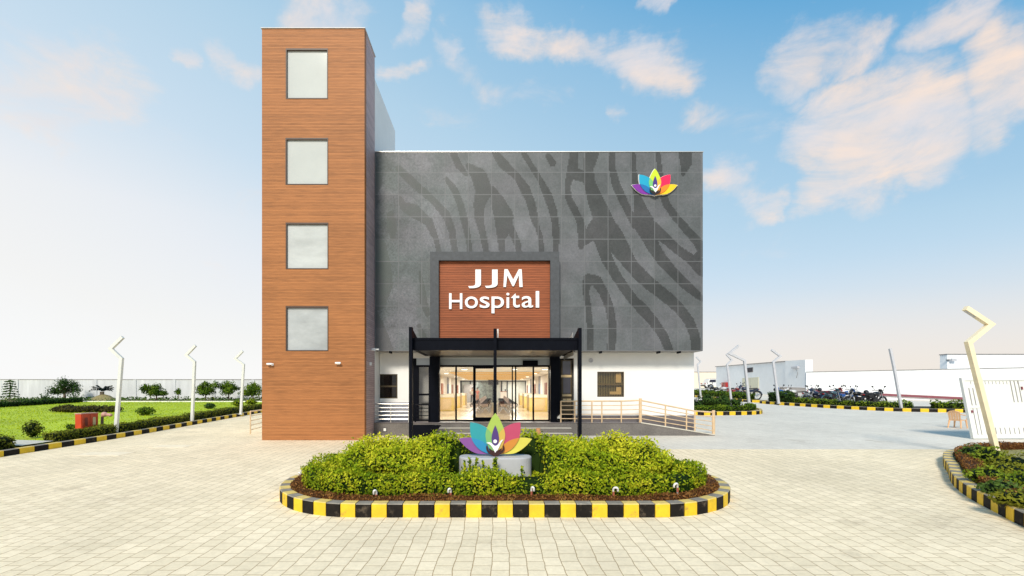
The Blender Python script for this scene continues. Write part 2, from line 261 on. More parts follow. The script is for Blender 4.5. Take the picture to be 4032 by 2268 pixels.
# ---------------------------------------------------------------- mesh builder
class MB:
    def __init__(s): s.v = []; s.f = []; s.m = []; s.c = None
    def add(s, vs, fs, m=0, col=(.5,.5,.5)):
        o = len(s.v); s.v += [tuple(v) for v in vs]
        s.f += [tuple(i+o for i in f) for f in fs]; s.m += [m]*len(fs)
        if s.c is not None: s.c += [col]*len(vs)
        return s
    def box(s, x0, x1, y0, y1, z0, z1, m=0):
        return s.add([(x0,y0,z0),(x1,y0,z0),(x1,y1,z0),(x0,y1,z0),(x0,y0,z1),(x1,y0,z1),(x1,y1,z1),(x0,y1,z1)],
              [(0,3,2,1),(4,5,6,7),(0,1,5,4),(1,2,6,5),(2,3,7,6),(3,0,4,7)], m)
    def hexa(s, p, m=0): return s.add(p, [(0,3,2,1),(4,5,6,7),(0,1,5,4),(1,2,6,5),(2,3,7,6),(3,0,4,7)], m)
    def bar(s, a, b, w, h=None, m=0, up=(0,0,1)):
        a = Vector(a); b = Vector(b); h = h or w; d = (b-a).normalized(); u = Vector(up)
        if abs(d.dot(u)) > .95: u = Vector((0,1,0))
        sx = d.cross(u).normalized()*(w/2); sy = sx.cross(d).normalized()*(h/2)
        return s.hexa([a-sx-sy, a+sx-sy, a+sx+sy, a-sx+sy, b-sx-sy, b+sx-sy, b+sx+sy, b-sx+sy], m)
    def tube(s, pts, rad, n=8, m=0, cap=True):
        pts = [Vector(p) for p in pts]; k = len(pts)
        rad = rad if isinstance(rad, (list, tuple)) else [rad]*k
        o = len(s.v); vs = []; fs = []
        ref = Vector((0,0,1))
        for i, p in enumerate(pts):
            d = (pts[min(i+1,k-1)]-pts[max(i-1,0)]).normalized()
            r = ref if abs(d.dot(ref)) < .9 else Vector((0,1,0))
            a = d.cross(r).normalized(); b = a.cross(d).normalized()
            for j in range(n):
                t = 2*math.pi*j/n; vs.append(p+(a*math.cos(t)+b*math.sin(t))*rad[i])
        for i in range(k-1):
            for j in range(n): fs.append((i*n+j, i*n+(j+1)%n, (i+1)*n+(j+1)%n, (i+1)*n+j))
        if cap: fs.append(tuple(range(n-1,-1,-1))); fs.append(tuple((k-1)*n+j for j in range(n)))
        return s.add(vs, fs, m)
    def lathe(s, prof, c, axis='z', n=16, m=0):
        vs = []; fs = []; k = len(prof)
        for (r, h) in prof:
            for j in range(n):
                t = 2*math.pi*j/n; u = r*math.cos(t); w = r*math.sin(t)
                vs.append((c[0]+u, c[1]+w, c[2]+h) if axis == 'z' else (c[0]+u, c[1]+h, c[2]+w) if axis == 'y' else (c[0]+h, c[1]+u, c[2]+w))
        for i in range(k-1):
            for j in range(n): fs.append((i*n+j, i*n+(j+1)%n, (i+1)*n+(j+1)%n, (i+1)*n+j))
        fs.append(tuple(range(n-1,-1,-1))); fs.append(tuple((k-1)*n+j for j in range(n)))
        return s.add(vs, fs, m)
    def ball(s, c, r, m=0, n=12, k=8, col=(.5,.5,.5), lump=0, seed=0):
        if not isinstance(r, (list, tuple)): r = (r,r,r)
        vs = []; fs = []; rr = random.Random(seed)
        for i in range(k+1):
            ph = math.pi*i/k
            for j in range(n):
                t = 2*math.pi*j/n; q = 1+(rr.random()-.5)*lump
                vs.append((c[0]+r[0]*math.sin(ph)*math.cos(t)*q, c[1]+r[1]*math.sin(ph)*math.sin(t)*q, c[2]+r[2]*math.cos(ph)*q))
        for i in range(k):
            for j in range(n): fs.append((i*n+j, (i+1)*n+j, (i+1)*n+(j+1)%n, i*n+(j+1)%n))
        return s.add(vs, fs, m, col)
    def prism(s, poly, y0, y1, m=0):            # polygon in X,Z pushed along Y
        n = len(poly); ar = sum(poly[i][0]*poly[(i+1)%n][1]-poly[(i+1)%n][0]*poly[i][1] for i in range(n))
        if ar < 0: poly = poly[::-1]
        vs = [(p[0], y0, p[1]) for p in poly]+[(p[0], y1, p[1]) for p in poly]
        fs = [tuple(range(n)), tuple(range(2*n-1, n-1, -1))]+[(i, n+i, n+(i+1)%n, (i+1)%n) for i in range(n)]
        return s.add(vs, fs, m)
    def prismz(s, poly, z0, z1, m=0):
        n = len(poly); ar = sum(poly[i][0]*poly[(i+1)%n][1]-poly[(i+1)%n][0]*poly[i][1] for i in range(n))
        if ar < 0: poly = poly[::-1]
        zz0 = z0 if callable(z0) else (lambda x, y: z0); zz1 = z1 if callable(z1) else (lambda x, y: z1)
        vs = [(p[0], p[1], zz0(*p)) for p in poly]+[(p[0], p[1], zz1(*p)) for p in poly]
        fs = [tuple(range(n-1,-1,-1)), tuple(range(n, 2*n))]+[(i, (i+1)%n, n+(i+1)%n, n+i) for i in range(n)]
        return s.add(vs, fs, m)
    def build(s, name, mats, parent=None, origin=None, smooth=False):
        me = bpy.data.meshes.new(name)
        if parent is not None:
            off = Vector((0,0,0)); q = parent
            while q is not None: off += q.location; q = q.parent
        elif origin is not None: off = Vector(origin)
        else:
            a = np.array(s.v); off = Vector(((a[:,0].min()+a[:,0].max())/2, (a[:,1].min()+a[:,1].max())/2, a[:,2].min()))
        vv = [(p[0]-off.x, p[1]-off.y, p[2]-off.z) for p in s.v]
        me.from_pydata(vv, [], s.f)
        mats = mats if isinstance(mats, (list, tuple)) else [mats]
        for m in mats: me.materials.append(m)
        if len(mats) > 1: me.polygons.foreach_set('material_index', s.m)
        if s.c is not None:
            ca = me.color_attributes.new('Col', 'FLOAT_COLOR', 'POINT')
            a = np.ones((len(s.v), 4), dtype=np.float32); a[:, :3] = np.array(s.c); ca.data.foreach_set('color', a.ravel())
        if smooth: me.polygons.foreach_set('use_smooth', [True]*len(me.polygons))
        me.update()
        o = bpy.data.objects.new(name, me); COL.objects.link(o)
        if parent is not None: o.parent = parent
        else: o.location = off
        return o
def tag(o, label=None, cat=None, group=None, kind=None):
    if label: o['label'] = label
    if cat: o['category'] = cat
    if group: o['group'] = group
    if kind: o['kind'] = kind
    return o
def thing(name, label, cat, loc=(0,0,0), group=None):
    o = bpy.data.objects.new(name, None); COL.objects.link(o); o.location = loc; o.empty_display_size = .2
    return tag(o, label, cat, group)
def dup(root, loc, rz=0, label=None, scale=None):
    def cp(o, par):
        c = o.copy(); COL.objects.link(c)
        if par is not None: c.parent = par
        for ch in list(o.children): cp(ch, c)
        return c
    r = cp(root, None); r.location = loc; r.rotation_euler = (0,0,rz)
    if label: r['label'] = label
    if scale: r.scale = (scale,)*3
    return r
def struct(name, mb, mats, origin=(0,0,0), label=None):
    o = mb.build(name, mats, origin=origin); o['kind'] = 'structure'
    if label: o['label'] = label
    return o

# ---------------------------------------------------------------- foliage
def pal(n, cols, w, P=None, fr=3.0, amt=.5):
    """leaf colours: random picks from a palette, pushed light/dark in clumps"""
    cols = np.array(cols); k = len(cols)
    t = rng.random(n)
    if P is not None:
        cl = (np.sin(P[:,0]*fr*1.3+P[:,1]*fr*.7)+np.sin(P[:,1]*fr*1.9-P[:,2]*fr*2.3+1.3)+np.sin(P[:,0]*fr*3.1+P[:,2]*fr*1.7+.4))/6+.5
        t = np.clip(t*(1-amt)+cl*amt+w, 0, .999)
    i = t*(k-1); a = np.floor(i).astype(int); b = np.minimum(a+1, k-1); q = (i-a)[:,None]
    c = cols[a]*(1-q)+cols[b]*q
    return c*(.8+.4*rng.random((n,1)))
def leaves(mb, P, N, size, C, aspect=.55, up=.3):
    n = len(P)
    rnd = rng.normal(size=(n,3)); N = N+rng.normal(size=(n,3))*.45; N /= np.linalg.norm(N,axis=1)[:,None]+1e-9
    T = np.cross(N, rnd); T /= np.linalg.norm(T,axis=1)[:,None]+1e-9
    A = T+N*(rng.random((n,1))*.7)+np.array([0,0,up]); A /= np.linalg.norm(A,axis=1)[:,None]+1e-9
    B = np.cross(A, N); B /= np.linalg.norm(B,axis=1)[:,None]+1e-9
    s = size*(.6+.8*rng.random((n,1)))
    v0 = P-A*s*.5; v1 = P+B*s*aspect*.5; v2 = P+A*s*.5; v3 = P-B*s*aspect*.5
    V = np.stack([v0,v1,v2,v3],1).reshape(-1,3); o = len(mb.v)
    mb.v += list(map(tuple, V.tolist())); mb.f += [(o+4*i,o+4*i+1,o+4*i+2,o+4*i+3) for i in range(n)]; mb.m += [0]*n
    mb.c += list(map(tuple, np.repeat(C,4,axis=0).tolist()))
def LM(): m = MB(); m.c = []; return m
G_BRIGHT = [(.016,.040,.004),(.08,.15,.006),(.19,.28,.008),(.36,.42,.012),(.58,.55,.03)]
G_MID = [(.012,.030,.004),(.035,.08,.007),(.08,.15,.010),(.15,.23,.014),(.26,.33,.025)]
G_DARK = [(.008,.020,.006),(.02,.05,.013),(.04,.09,.018),(.07,.135,.024),(.12,.19,.035)]
G_BROWN = [(.05,.020,.008),(.13,.050,.016),(.22,.09,.028),(.30,.14,.04),(.36,.22,.05)]
G_OLIVE = [(.02,.028,.005),(.06,.08,.010),(.11,.135,.014),(.18,.20,.018),(.27,.27,.025)]
def resample(path, step, closed=False):
    pts = [np.array(p, float) for p in path]
    if closed: pts.append(pts[0])
    res = [pts[0]]; 
    L = [0]
    for a, b in zip(pts, pts[1:]): L.append(L[-1]+np.linalg.norm(b-a))
    n = max(1, int(round(L[-1]/step)))
    out_ = []
    for i in range(n+(0 if closed else 1)):
        d = L[-1]*i/n; j = max(0, min(len(pts)-2, int(np.searchsorted(L, d, side='right'))-1))
        t = (d-L[j])/max(1e-9, L[j+1]-L[j]); out_.append(pts[j]*(1-t)+pts[j+1]*t)
    return np.array(out_)
def smooth_path(p, closed=False, sub=8):
    p = [np.array(q, float) for q in p]; n = len(p); res = []
    for i in range(n if closed else n-1):
        g = (lambda k: p[k % n]) if closed else (lambda k: p[max(0, min(n-1, k))])
        a, b, c, d = g(i-1), g(i), g(i+1), g(i+2)
        for j in range(sub):
            t = j/sub; res.append(.5*((2*b)+(-a+c)*t+(2*a-5*b+4*c-d)*t*t+(-a+3*b-3*c+d)*t**3))
    if not closed: res.append(p[-1])
    return res
def normals(P, closed):
    n = len(P); T = np.zeros_like(P)
    for i in range(n):
        a = P[(i-1) % n] if closed else P[max(0,i-1)]; b = P[(i+1) % n] if closed else P[min(n-1,i+1)]
        T[i] = b-a
    T /= np.linalg.norm(T,axis=1)[:,None]+1e-9
    return np.stack([-T[:,1], T[:,0]], 1)      # left of travel
def hedge(path, width, height, base, size, dens, palette, closed=False, w=0.0, lump=.06, core=(.008,.016,.004), fr=3.0, aspect=.55):
    """clipped hedge along a centre line: dark core and leaves over its rounded section"""
    mb = LM(); P = resample(path, .12, closed); Nn = normals(P, closed); n = len(P)
    hw = width/2
    sec = [(-hw*.86,0),(-hw*.86,height*.7),(-hw*.55,height*.9),(hw*.55,height*.9),(hw*.86,height*.7),(hw*.86,0)]
    vs = []; fs = []
    for i in range(n):
        g = gz(*P[i])+base
        for (u, h) in sec: vs.append((P[i][0]+Nn[i][0]*u, P[i][1]+Nn[i][1]*u, g+h))
    k = len(sec)
    for i in range(n if closed else n-1):
        for j in range(k-1): fs.append((i*k+j, i*k+j+1, ((i+1)%n)*k+j+1, ((i+1)%n)*k+j))
    if not closed: fs += [tuple(range(k)), tuple((n-1)*k+j for j in range(k-1,-1,-1))]
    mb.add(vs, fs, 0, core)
    L = np.sum(np.linalg.norm(np.diff(P,axis=0),axis=1)); per = 2*height+width
    m = int(L*per*dens); i = rng.integers(0, n if closed else n-1, m); t = rng.random((m,1))
    Q = P[i]*(1-t)+P[(i+1)%n]*t; NN = Nn[i]
    u = rng.random(m)*per; side = np.where(u < height, -1, np.where(u > height+width, 1, 0))
    uu = np.where(side == 0, u-height-hw, side*hw); hh = np.where(side == -1, u, np.where(side == 1, per-u, height))
    ed = np.clip((np.abs(uu)/hw-.7)/.3, 0, 1)*np.clip((hh/height-.7)/.3, 0, 1)
    hh = hh-ed*height*.10; 
    lm = (np.sin(Q[:,0]*5.1+Q[:,1]*2.7)+np.sin(Q[:,1]*6.3-Q[:,0]*3.3+2))*.5*lump+rng.normal(size=m)*lump*.35
    hh = hh*(1+lm/height*.9); uu = uu*(1+lm/width)
    g = np.array([gz(*q) for q in Q])+base
    P3 = np.stack([Q[:,0]+NN[:,0]*uu, Q[:,1]+NN[:,1]*uu, g+hh], 1)
    if not closed:
        for e_, q_ in ((0,1),(n-1,n-2)):
            ke = int(width*height*dens*1.3); dirv = (P[e_]-P[q_])/np.linalg.norm(P[e_]-P[q_]); ue = (rng.random(ke)-.5)*width; he = rng.random(ke)*height; oe = rng.random(ke)*.06
            Pe = np.stack([P[e_][0]+Nn[e_][0]*ue+dirv[0]*oe,P[e_][1]+Nn[e_][1]*ue+dirv[1]*oe,gz(*P[e_])+base+he],1)
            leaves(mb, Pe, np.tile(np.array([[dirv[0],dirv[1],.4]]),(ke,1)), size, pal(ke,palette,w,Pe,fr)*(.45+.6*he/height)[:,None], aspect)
    N3 = np.stack([NN[:,0]*side, NN[:,1]*side, np.where(side == 0, 1.0, .35)], 1)
    C = pal(m, palette, w, P3, fr)*(.55+.50*np.clip(hh/height,0,1))[:,None]  # lower leaves darkened, hedge shade put into the leaf colour
    leaves(mb, P3, N3, size, C, aspect); return mb
def blob(mb, c, r, size, n, palette, w=0, core=(.006,.014,.004), lump=.18, fr=4, flat=.0, aspect=.55, shell=.75):
    r = np.array(r if isinstance(r,(list,tuple)) else (r,r,r)); c = np.array(c)
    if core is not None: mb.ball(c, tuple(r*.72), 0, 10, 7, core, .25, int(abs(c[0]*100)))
    D = rng.normal(size=(n,3)); D /= np.linalg.norm(D,axis=1)[:,None]
    D = D[D[:,2] > -.75-flat]; n = len(D)
    lu = 1+lump*(np.sin(D[:,0]*5+c[0]*3)+np.sin(D[:,1]*6+c[1])+np.sin(D[:,2]*5+2))/3
    q = (shell+(1-shell)*rng.random(n))*lu
    P = c+D*r*q[:,None]
    C = pal(n, palette, w, P, fr)*(.5+.5*np.clip((D[:,2]+1)/1.5,0,1))[:,None]  # undersides darkened, shade painted into the leaf colours
    leaves(mb, P, D+np.array([0,0,.3]), size, C, aspect)
def tree(name, label, x, y, h, crown_r, ch, palette, group=None, n=900, size=.16, limbs=5, seed=0, trunk_r=.05, base=None, w=0, clumps=7, lean=0):
    rr = random.Random(seed); g = gz(x,y)+.12 if base is None else base
    t = thing(name, label, 'tree', (x,y,g), group)
    fork = h*.42
    tb = MB(); tb.tube([(x,y,g-.1),(x+.02+lean*.5,y,g+fork*.5),(x+lean,y,g+fork)],[trunk_r*1.25,trunk_r,trunk_r*.85],8)
    cr = LM()
    for i in range(clumps):
        a = 2*math.pi*i/clumps+rr.random()*.8; q = (.25+.6*rr.random()) if i else 0
        p = (x+lean+math.cos(a)*crown_r*q, y+math.sin(a)*crown_r*q, g+h-ch*.5+(rr.random()-.5)*ch*.45+(.18*ch if i == 0 else 0))
        tb.tube([(x+lean,y,g+fork*.97),((x+lean+p[0])/2,(y+p[1])/2,(g+fork+p[2])/2-.05),p],[trunk_r*.6,trunk_r*.42,trunk_r*.15],6)
        rad = crown_r*(.38+.22*rr.random())
        blob(cr, p, (rad,rad,rad*.8*ch/(2*crown_r)*1.7), size, n//clumps, palette, w, None, .3, shell=.35)
    tb.build('trunk', BARK, t, smooth=True); cr.build('crown', LEAF, t); return t
def shrub(name, label, x, y, r, h, palette, n=500, size=.08, base=None, w=0, cat='shrub', group=None, lump=.2):
    g = gz(x,y)+.12 if base is None else base
    mb = LM(); blob(mb, (x,y,g+h*.52), (r,r,h*.52), size, n, palette, w, lump=lump, flat=.3)
    return tag(mb.build(name, LEAF, origin=(x,y,g)), label, cat, group)

# ================================================================ GROUND
xs = [-400,-150,-80,-60,-45,-30,-16,-13,-7.6,-4.3,2.0,7.3,8,13,18,24,30,50,100,400]
ys = [-40,0,5,10,13.7,17.6,25,35,44,47,60,75,90,100,150,500]
fore, lane = MB(), MB()
for i in range(len(xs)-1):
    for j in range(len(ys)-1):
        x0,x1,y0,y1 = xs[i],xs[i+1],ys[j],ys[j+1]
        if x0 >= -4.3 and x1 <= 7.3 and y0 >= 17.6 and y1 <= 47: continue
        tgt = lane if (x0 >= 2.0 and y0 >= 13.7) else fore
        tgt.add([(x0,y0,gz(x0,y0)),(x1,y0,gz(x1,y0)),(x1,y1,gz(x1,y1)),(x0,y1,gz(x0,y1))],[(0,1,2,3)])
PAVE = paver_mat('cream_pavers', (.92,.765,.545), (.82,.68,.475), (.47,.34,.20), jm=.0058, var=.16)
PAVE2 = paver_mat('grey_pavers', (.72,.66,.575), (.67,.61,.53), (.54,.49,.42), jm=.005, var=.12)
struct('forecourt_paving', fore, PAVE, label='cream block paving of the forecourt with brown joints')
struct('lane_paving', lane, PAVE2, label='blue grey block paving of the lane on the right')
mb = MB(); mb.box(-4.28,7.28,17.62,46.98,.2,.3); struct('building_pad', mb, CONC)

# kerbs ----------------------------------------------------------
def kerb(name, path, closed, h=.2, w=.16, step=.237, side=1, label=None, first=0):
    P = resample(path, step, closed)
    if closed and len(P) % 2: P = resample(path, step*len(P)/(len(P)+1), True)
    n = len(P); Nn = normals(P, closed)*side
    mb = MB(); rr = random.Random(len(P))
    for i in range(n if closed else n-1):
        j = (i+1) % n; a, b = P[i], P[j]; na, nb = Nn[i], Nn[j]
        d = (b-a); e = .006/np.linalg.norm(d); a2 = a+d*e; b2 = b-d*e
        ja = (rr.random()-.5)*.006; hh = h+(rr.random()-.5)*.006
        lo = [(a2[0]+na[0]*ja,a2[1]+na[1]*ja),(b2[0]+nb[0]*ja,b2[1]+nb[1]*ja),(b2[0]+nb[0]*w,b2[1]+nb[1]*w),(a2[0]+na[0]*w,a2[1]+na[1]*w)]
        c = .012
        tp = [(lo[0][0]+na[0]*c,lo[0][1]+na[1]*c),(lo[1][0]+nb[0]*c,lo[1][1]+nb[1]*c),lo[2],lo[3]]
        k = (i+first) % 2
        vs = [(q[0],q[1],gz(*q)-.05) for q in lo]+[(q[0],q[1],gz(*q)+hh-c) for q in lo]+[(q[0],q[1],gz(*q)+hh) for q in tp]
        fs = [(0,1,5,4),(1,2,6,5),(2,3,7,6),(3,0,4,7)]
        fs2 = [(4,5,9,8),(5,6,10,9),(6,7,11,10),(7,4,8,11),(8,9,10,11)]
        if side < 0: fs = [f[::-1] for f in fs]; fs2 = [f[::-1] for f in fs2]
        o = len(mb.v); mb.v += vs; mb.f += [tuple(q+o for q in f) for f in fs+fs2]; mb.m += [k]*4+[2+k]*5
    return struct(name, mb, [KY,KB,KTY,KTB], label=label)

# ================================================================ ISLAND
IC = 8.88; IL, IR = -2.06, 2.36; IRAD = 1.8
def stadium(off=0, k=22):
    r = IRAD-off; p = []
    for i in range(k+1): a = -math.pi/2+math.pi*i/k; p.append((IR+r*math.cos(a), IC+r*math.sin(a)))
    for i in range(k+1): a = math.pi/2+math.pi*i/k; p.append((IL+r*math.cos(a), IC+r*math.sin(a)))
    return p
kerb('kerb', stadium(0), True, .205, .17, .237, 1, 'yellow and black striped kerb around the flower island', first=0)
mb = MB(); mb.prismz(stadium(.165), lambda x,y: gz(x,y)-.02, lambda x,y: gz(x,y)+.17); struct('planting_bed', mb, DSOIL)
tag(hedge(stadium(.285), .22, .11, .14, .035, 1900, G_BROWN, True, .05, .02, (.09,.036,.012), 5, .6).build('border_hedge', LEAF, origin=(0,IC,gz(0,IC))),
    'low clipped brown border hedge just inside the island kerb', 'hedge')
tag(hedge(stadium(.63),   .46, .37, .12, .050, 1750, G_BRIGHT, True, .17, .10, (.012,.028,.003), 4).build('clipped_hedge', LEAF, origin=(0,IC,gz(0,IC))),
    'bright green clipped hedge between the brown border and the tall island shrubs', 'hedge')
PX, PY = X(1246, 8.9), 8.9
def inside(x, y, off):
    r = IRAD-off; cx = np.clip(x, IL, IR); return (x-cx)**2+(y-IC)**2 < r*r
def shrub_height(x, y):
    d = IRAD-np.sqrt((x-np.clip(x,IL,IR))**2+(y-IC)**2)        # distance in from kerb
    h = .62+.30*np.clip((y-8.1)/1.8,0,1)+.12*np.exp(-((x-PX)/.9)**2)*(y > 9.4)
    h = h*np.clip(.66+(d-.92)/.25*.22, .78, 1)
    h += .05*np.sin(x*3.7+y*1.9)+.04*np.sin(x*7.3-y*5.1+1)
    gapd = np.sqrt(((x-PX)/1.02)**2+((y-8.95)/.46)**2)
    h = np.where(gapd < 1, .10, h)
    fr = (np.abs(x-PX-.05) < .85)&(y < 8.75)
    h = np.where(fr, np.minimum(h, .14), h)
    return h
m = LM()
gx = np.arange(-3.6, 4.0, .09); gy = np.arange(7.6, 10.4, .09)
vid = {}
for a, x in enumerate(gx):
    for b, y in enumerate(gy):
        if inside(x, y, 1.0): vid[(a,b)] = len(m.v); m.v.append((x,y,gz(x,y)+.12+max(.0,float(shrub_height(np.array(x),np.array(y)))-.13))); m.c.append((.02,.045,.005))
for (a,b) in list(vid):
    q = [(a,b),(a+1,b),(a+1,b+1),(a,b+1)]
    if all(k in vid for k in q): m.f.append(tuple(vid[k] for k in q)); m.m.append(0)
n = 85000; qx = rng.uniform(-3.6,3.9,n); qy = rng.uniform(7.6,10.3,n)
k = inside(qx,qy,.94); qx, qy = qx[k], qy[k]
hh = shrub_height(qx,qy)+.12; n = len(qx); g = SL*qy
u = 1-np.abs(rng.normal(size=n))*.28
# upright shoots: leaves gather on vertical stems
sx = np.round(qx/.11)*.11+.03*np.sin(qy*40); sel = rng.random(n) < .55
stx = np.where(sel, sx+rng.normal(size=n)*.025, qx); sty = np.where(sel, np.round(qy/.11)*.11+rng.normal(size=n)*.025, qy)
shoot = (np.sin(np.round(qx/.11)*12.9+np.round(qy/.11)*78.2)*43758.5)%1
P = np.stack([stx, sty, g+np.clip(hh*u, .06, None)+np.where(sel, (shoot-.4)*.11*np.clip(u,0,1), 0)], 1)
C = pal(n, G_BRIGHT, .27, P, 2.2, .55)*np.clip(.22+.95*((u-.35)/.65), .18, 1.2)[:,None]  # deep and low leaves coloured darker in place of shade
N3 = np.stack([rng.normal(size=n)*.5, -.5+rng.normal(size=n)*.4, np.ones(n)], 1)
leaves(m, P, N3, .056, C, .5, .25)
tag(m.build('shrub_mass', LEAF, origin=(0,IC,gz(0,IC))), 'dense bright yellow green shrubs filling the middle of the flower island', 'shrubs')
# sprigs growing against the pedestal
for (px, top, w, lb) in ((1168,1158,1.0,'leftmost leafy shoot at the left end of the grey pedestal'),(1182,1150,1.3,'bushy leafy shoot just right of the leftmost shoot before the pedestal'),(1197,1152,1.1,'leafy shoot under the purple petal before the pedestal'),(1215,1160,.8,'thin leafy shoot before the pedestal under the blue petal'),(1246,1148,1.7,'tallest yellow leafy shoot in the middle of the pedestal front'),(1228,1174,.8,'shortest leafy shoot left of the tallest one before the pedestal'),(1313,1170,.9,'lone leafy shoot near the right end of the pedestal')):
    m = LM(); y = 8.42; x0 = X(px, y); zt = Z(top, y); zb = gz(x0,y)+.12; k = int(80*w)
    t = rng.random(k); Pq = np.stack([x0+rng.normal(size=k)*.030*w*(1.3-t), y+rng.normal(size=k)*.03, zb+(zt-zb)*t], 1)
    m.ball((x0,y,(zb+zt)/2),(.016*w,.016*w,(zt-zb)*.5),0,6,8,(.06,.10,.008))
    Pq[:,0] = x0+np.clip(Pq[:,0]-x0,-.06,.06)
    leaves(m, Pq, np.stack([rng.normal(size=k),-np.ones(k),np.ones(k)*.6],1), .06, pal(k,G_BRIGHT,.18), .5, .4)
    tag(m.build('leafy_shoot', LEAF, origin=(x0,y,zb)), lb, 'plant', 'leafy shoots before the pedestal')
# pedestal
g = gz(PX,PY); zt = Z(1147, PY)
mb = MB(); pr = []
def ell(a, b, n=48): return [(PX+a*math.copysign(abs(math.cos(t))**.55,math.cos(t)), PY+.02+b*math.copysign(abs(math.sin(t))**.7,math.sin(t))) for t in [2*math.pi*i/n for i in range(n)]]
HWP = 91/F*PY
rings = [(HWP,.30,g-.05),(HWP,.30,zt-.025),(HWP-.006,.294,zt-.008),(HWP-.022,.28,zt)]
vs = []; nn = 48
for a,b,z in rings: vs += [(p[0],p[1],z) for p in ell(a,b,nn)]
fs = [(i*nn+j,i*nn+(j+1)%nn,(i+1)*nn+(j+1)%nn,(i+1)*nn+j) for i in range(3) for j in range(nn)]+[tuple(3*nn+j for j in range(nn))]
mb.add(vs, fs); tag(mb.build('pedestal', PEDEST, origin=(PX,PY,g)), 'grey rounded concrete pedestal under the free standing flower emblem', 'pedestal')

# emblem -----------------------------------------------------------
def mir(p): return [(-x, z) for x, z in p]
def dense(p, sub=5): return [tuple(q) for q in smooth_path(p, False, sub)]
gr_r = dense([(0,866),(60,790),(120,680),(170,560),(195,470),(200,410),(185,310),(150,210),(90,90),(0,0)])
GREENP = gr_r+[(-x,z) for x,z in gr_r[-2:0:-1]]
TEALP = dense([(-510,678),(-400,662),(-280,622),(-180,565),(-110,500),(-60,420),(-20,310),(0,150),(0,0)])[:-1]+dense([(0,0),(-100,25),(-200,60),(-300,110),(-380,180),(-440,260),(-485,350),(-510,480),(-516,600),(-510,678)])[:-1]
PURP = dense([(-750,335),(-650,358),(-520,362),(-400,345),(-290,305),(-190,240),(-90,140),(0,0)])[:-1]+dense([(0,0),(-150,25),(-300,30),(-400,48),(-500,95),(-600,170),(-690,260),(-750,335)])[:-1]
fl_r = dense([(0,622),(35,540),(60,460),(74,380),(75,320),(60,250),(30,215),(0,205)])
FLAME = fl_r+[(-x,z) for x,z in fl_r[-2:0:-1]]
FIG = dense([(-185,265),(-130,277),(-80,265),(-40,225),(0,205),(45,225),(85,275),(120,318),(168,330)],4)+dense([(168,330),(130,285),(95,215),(60,140),(30,95),(0,60),(-30,120),(-60,170),(-100,220),(-150,250),(-185,265)],4)[1:-1]
HANDL = [(0,62),(-22,100),(-68,118),(-105,148),(-128,156),(-134,138),(-108,108),(-84,88),(-112,92),(-140,124),(-152,180),(-157,210),(-168,217),(-180,208),(-187,170),(-182,130),(-164,92),(-138,58),(-100,30),(-50,5),(0,-20)]
def area(p): return sum(p[i][0]*p[(i+1)%len(p)][1]-p[(i+1)%len(p)][0]*p[i][1] for i in range(len(p)))
def clip(sub, cl):
    if area(cl) < 0: cl = cl[::-1]
    res = sub
    for i in range(len(cl)):
        a, b = cl[i], cl[(i+1)%len(cl)]
        if abs(a[0]-b[0])+abs(a[1]-b[1]) < 1e-6: continue
        ins = lambda p: (b[0]-a[0])*(p[1]-a[1])-(b[1]-a[1])*(p[0]-a[0]) >= -1e-6
        inp = res; res = []
        for j in range(len(inp)):
            p, q = inp[j], inp[(j+1)%len(inp)]
            if ins(p): res.append(p)
            if ins(p) != ins(q):
                d1 = (b[0]-a[0])*(p[1]-a[1])-(b[1]-a[1])*(p[0]-a[0]); d2 = (b[0]-a[0])*(q[1]-a[1])-(b[1]-a[1])*(q[0]-a[0])
                t = d1/(d1-d2); res.append((p[0]+(q[0]-p[0])*t, p[1]+(q[1]-p[1])*t))
        if not res: break
    return res
def hull(p):
    p = sorted(set(p)); 
    def half(q):
        h = []
        for r in q:
            while len(h) >= 2 and (h[-1][0]-h[-2][0])*(r[1]-h[-2][1])-(h[-1][1]-h[-2][1])*(r[0]-h[-2][0]) <= 0: h.pop()
            h.append(r)
        return h
    return half(p)[:-1]+half(p[::-1])[:-1]
GC, TC, PC = hull(GREENP), hull(TEALP), hull(PURP)
BLUEP = clip(TEALP, PC); LTGP = clip(TEALP, GC)
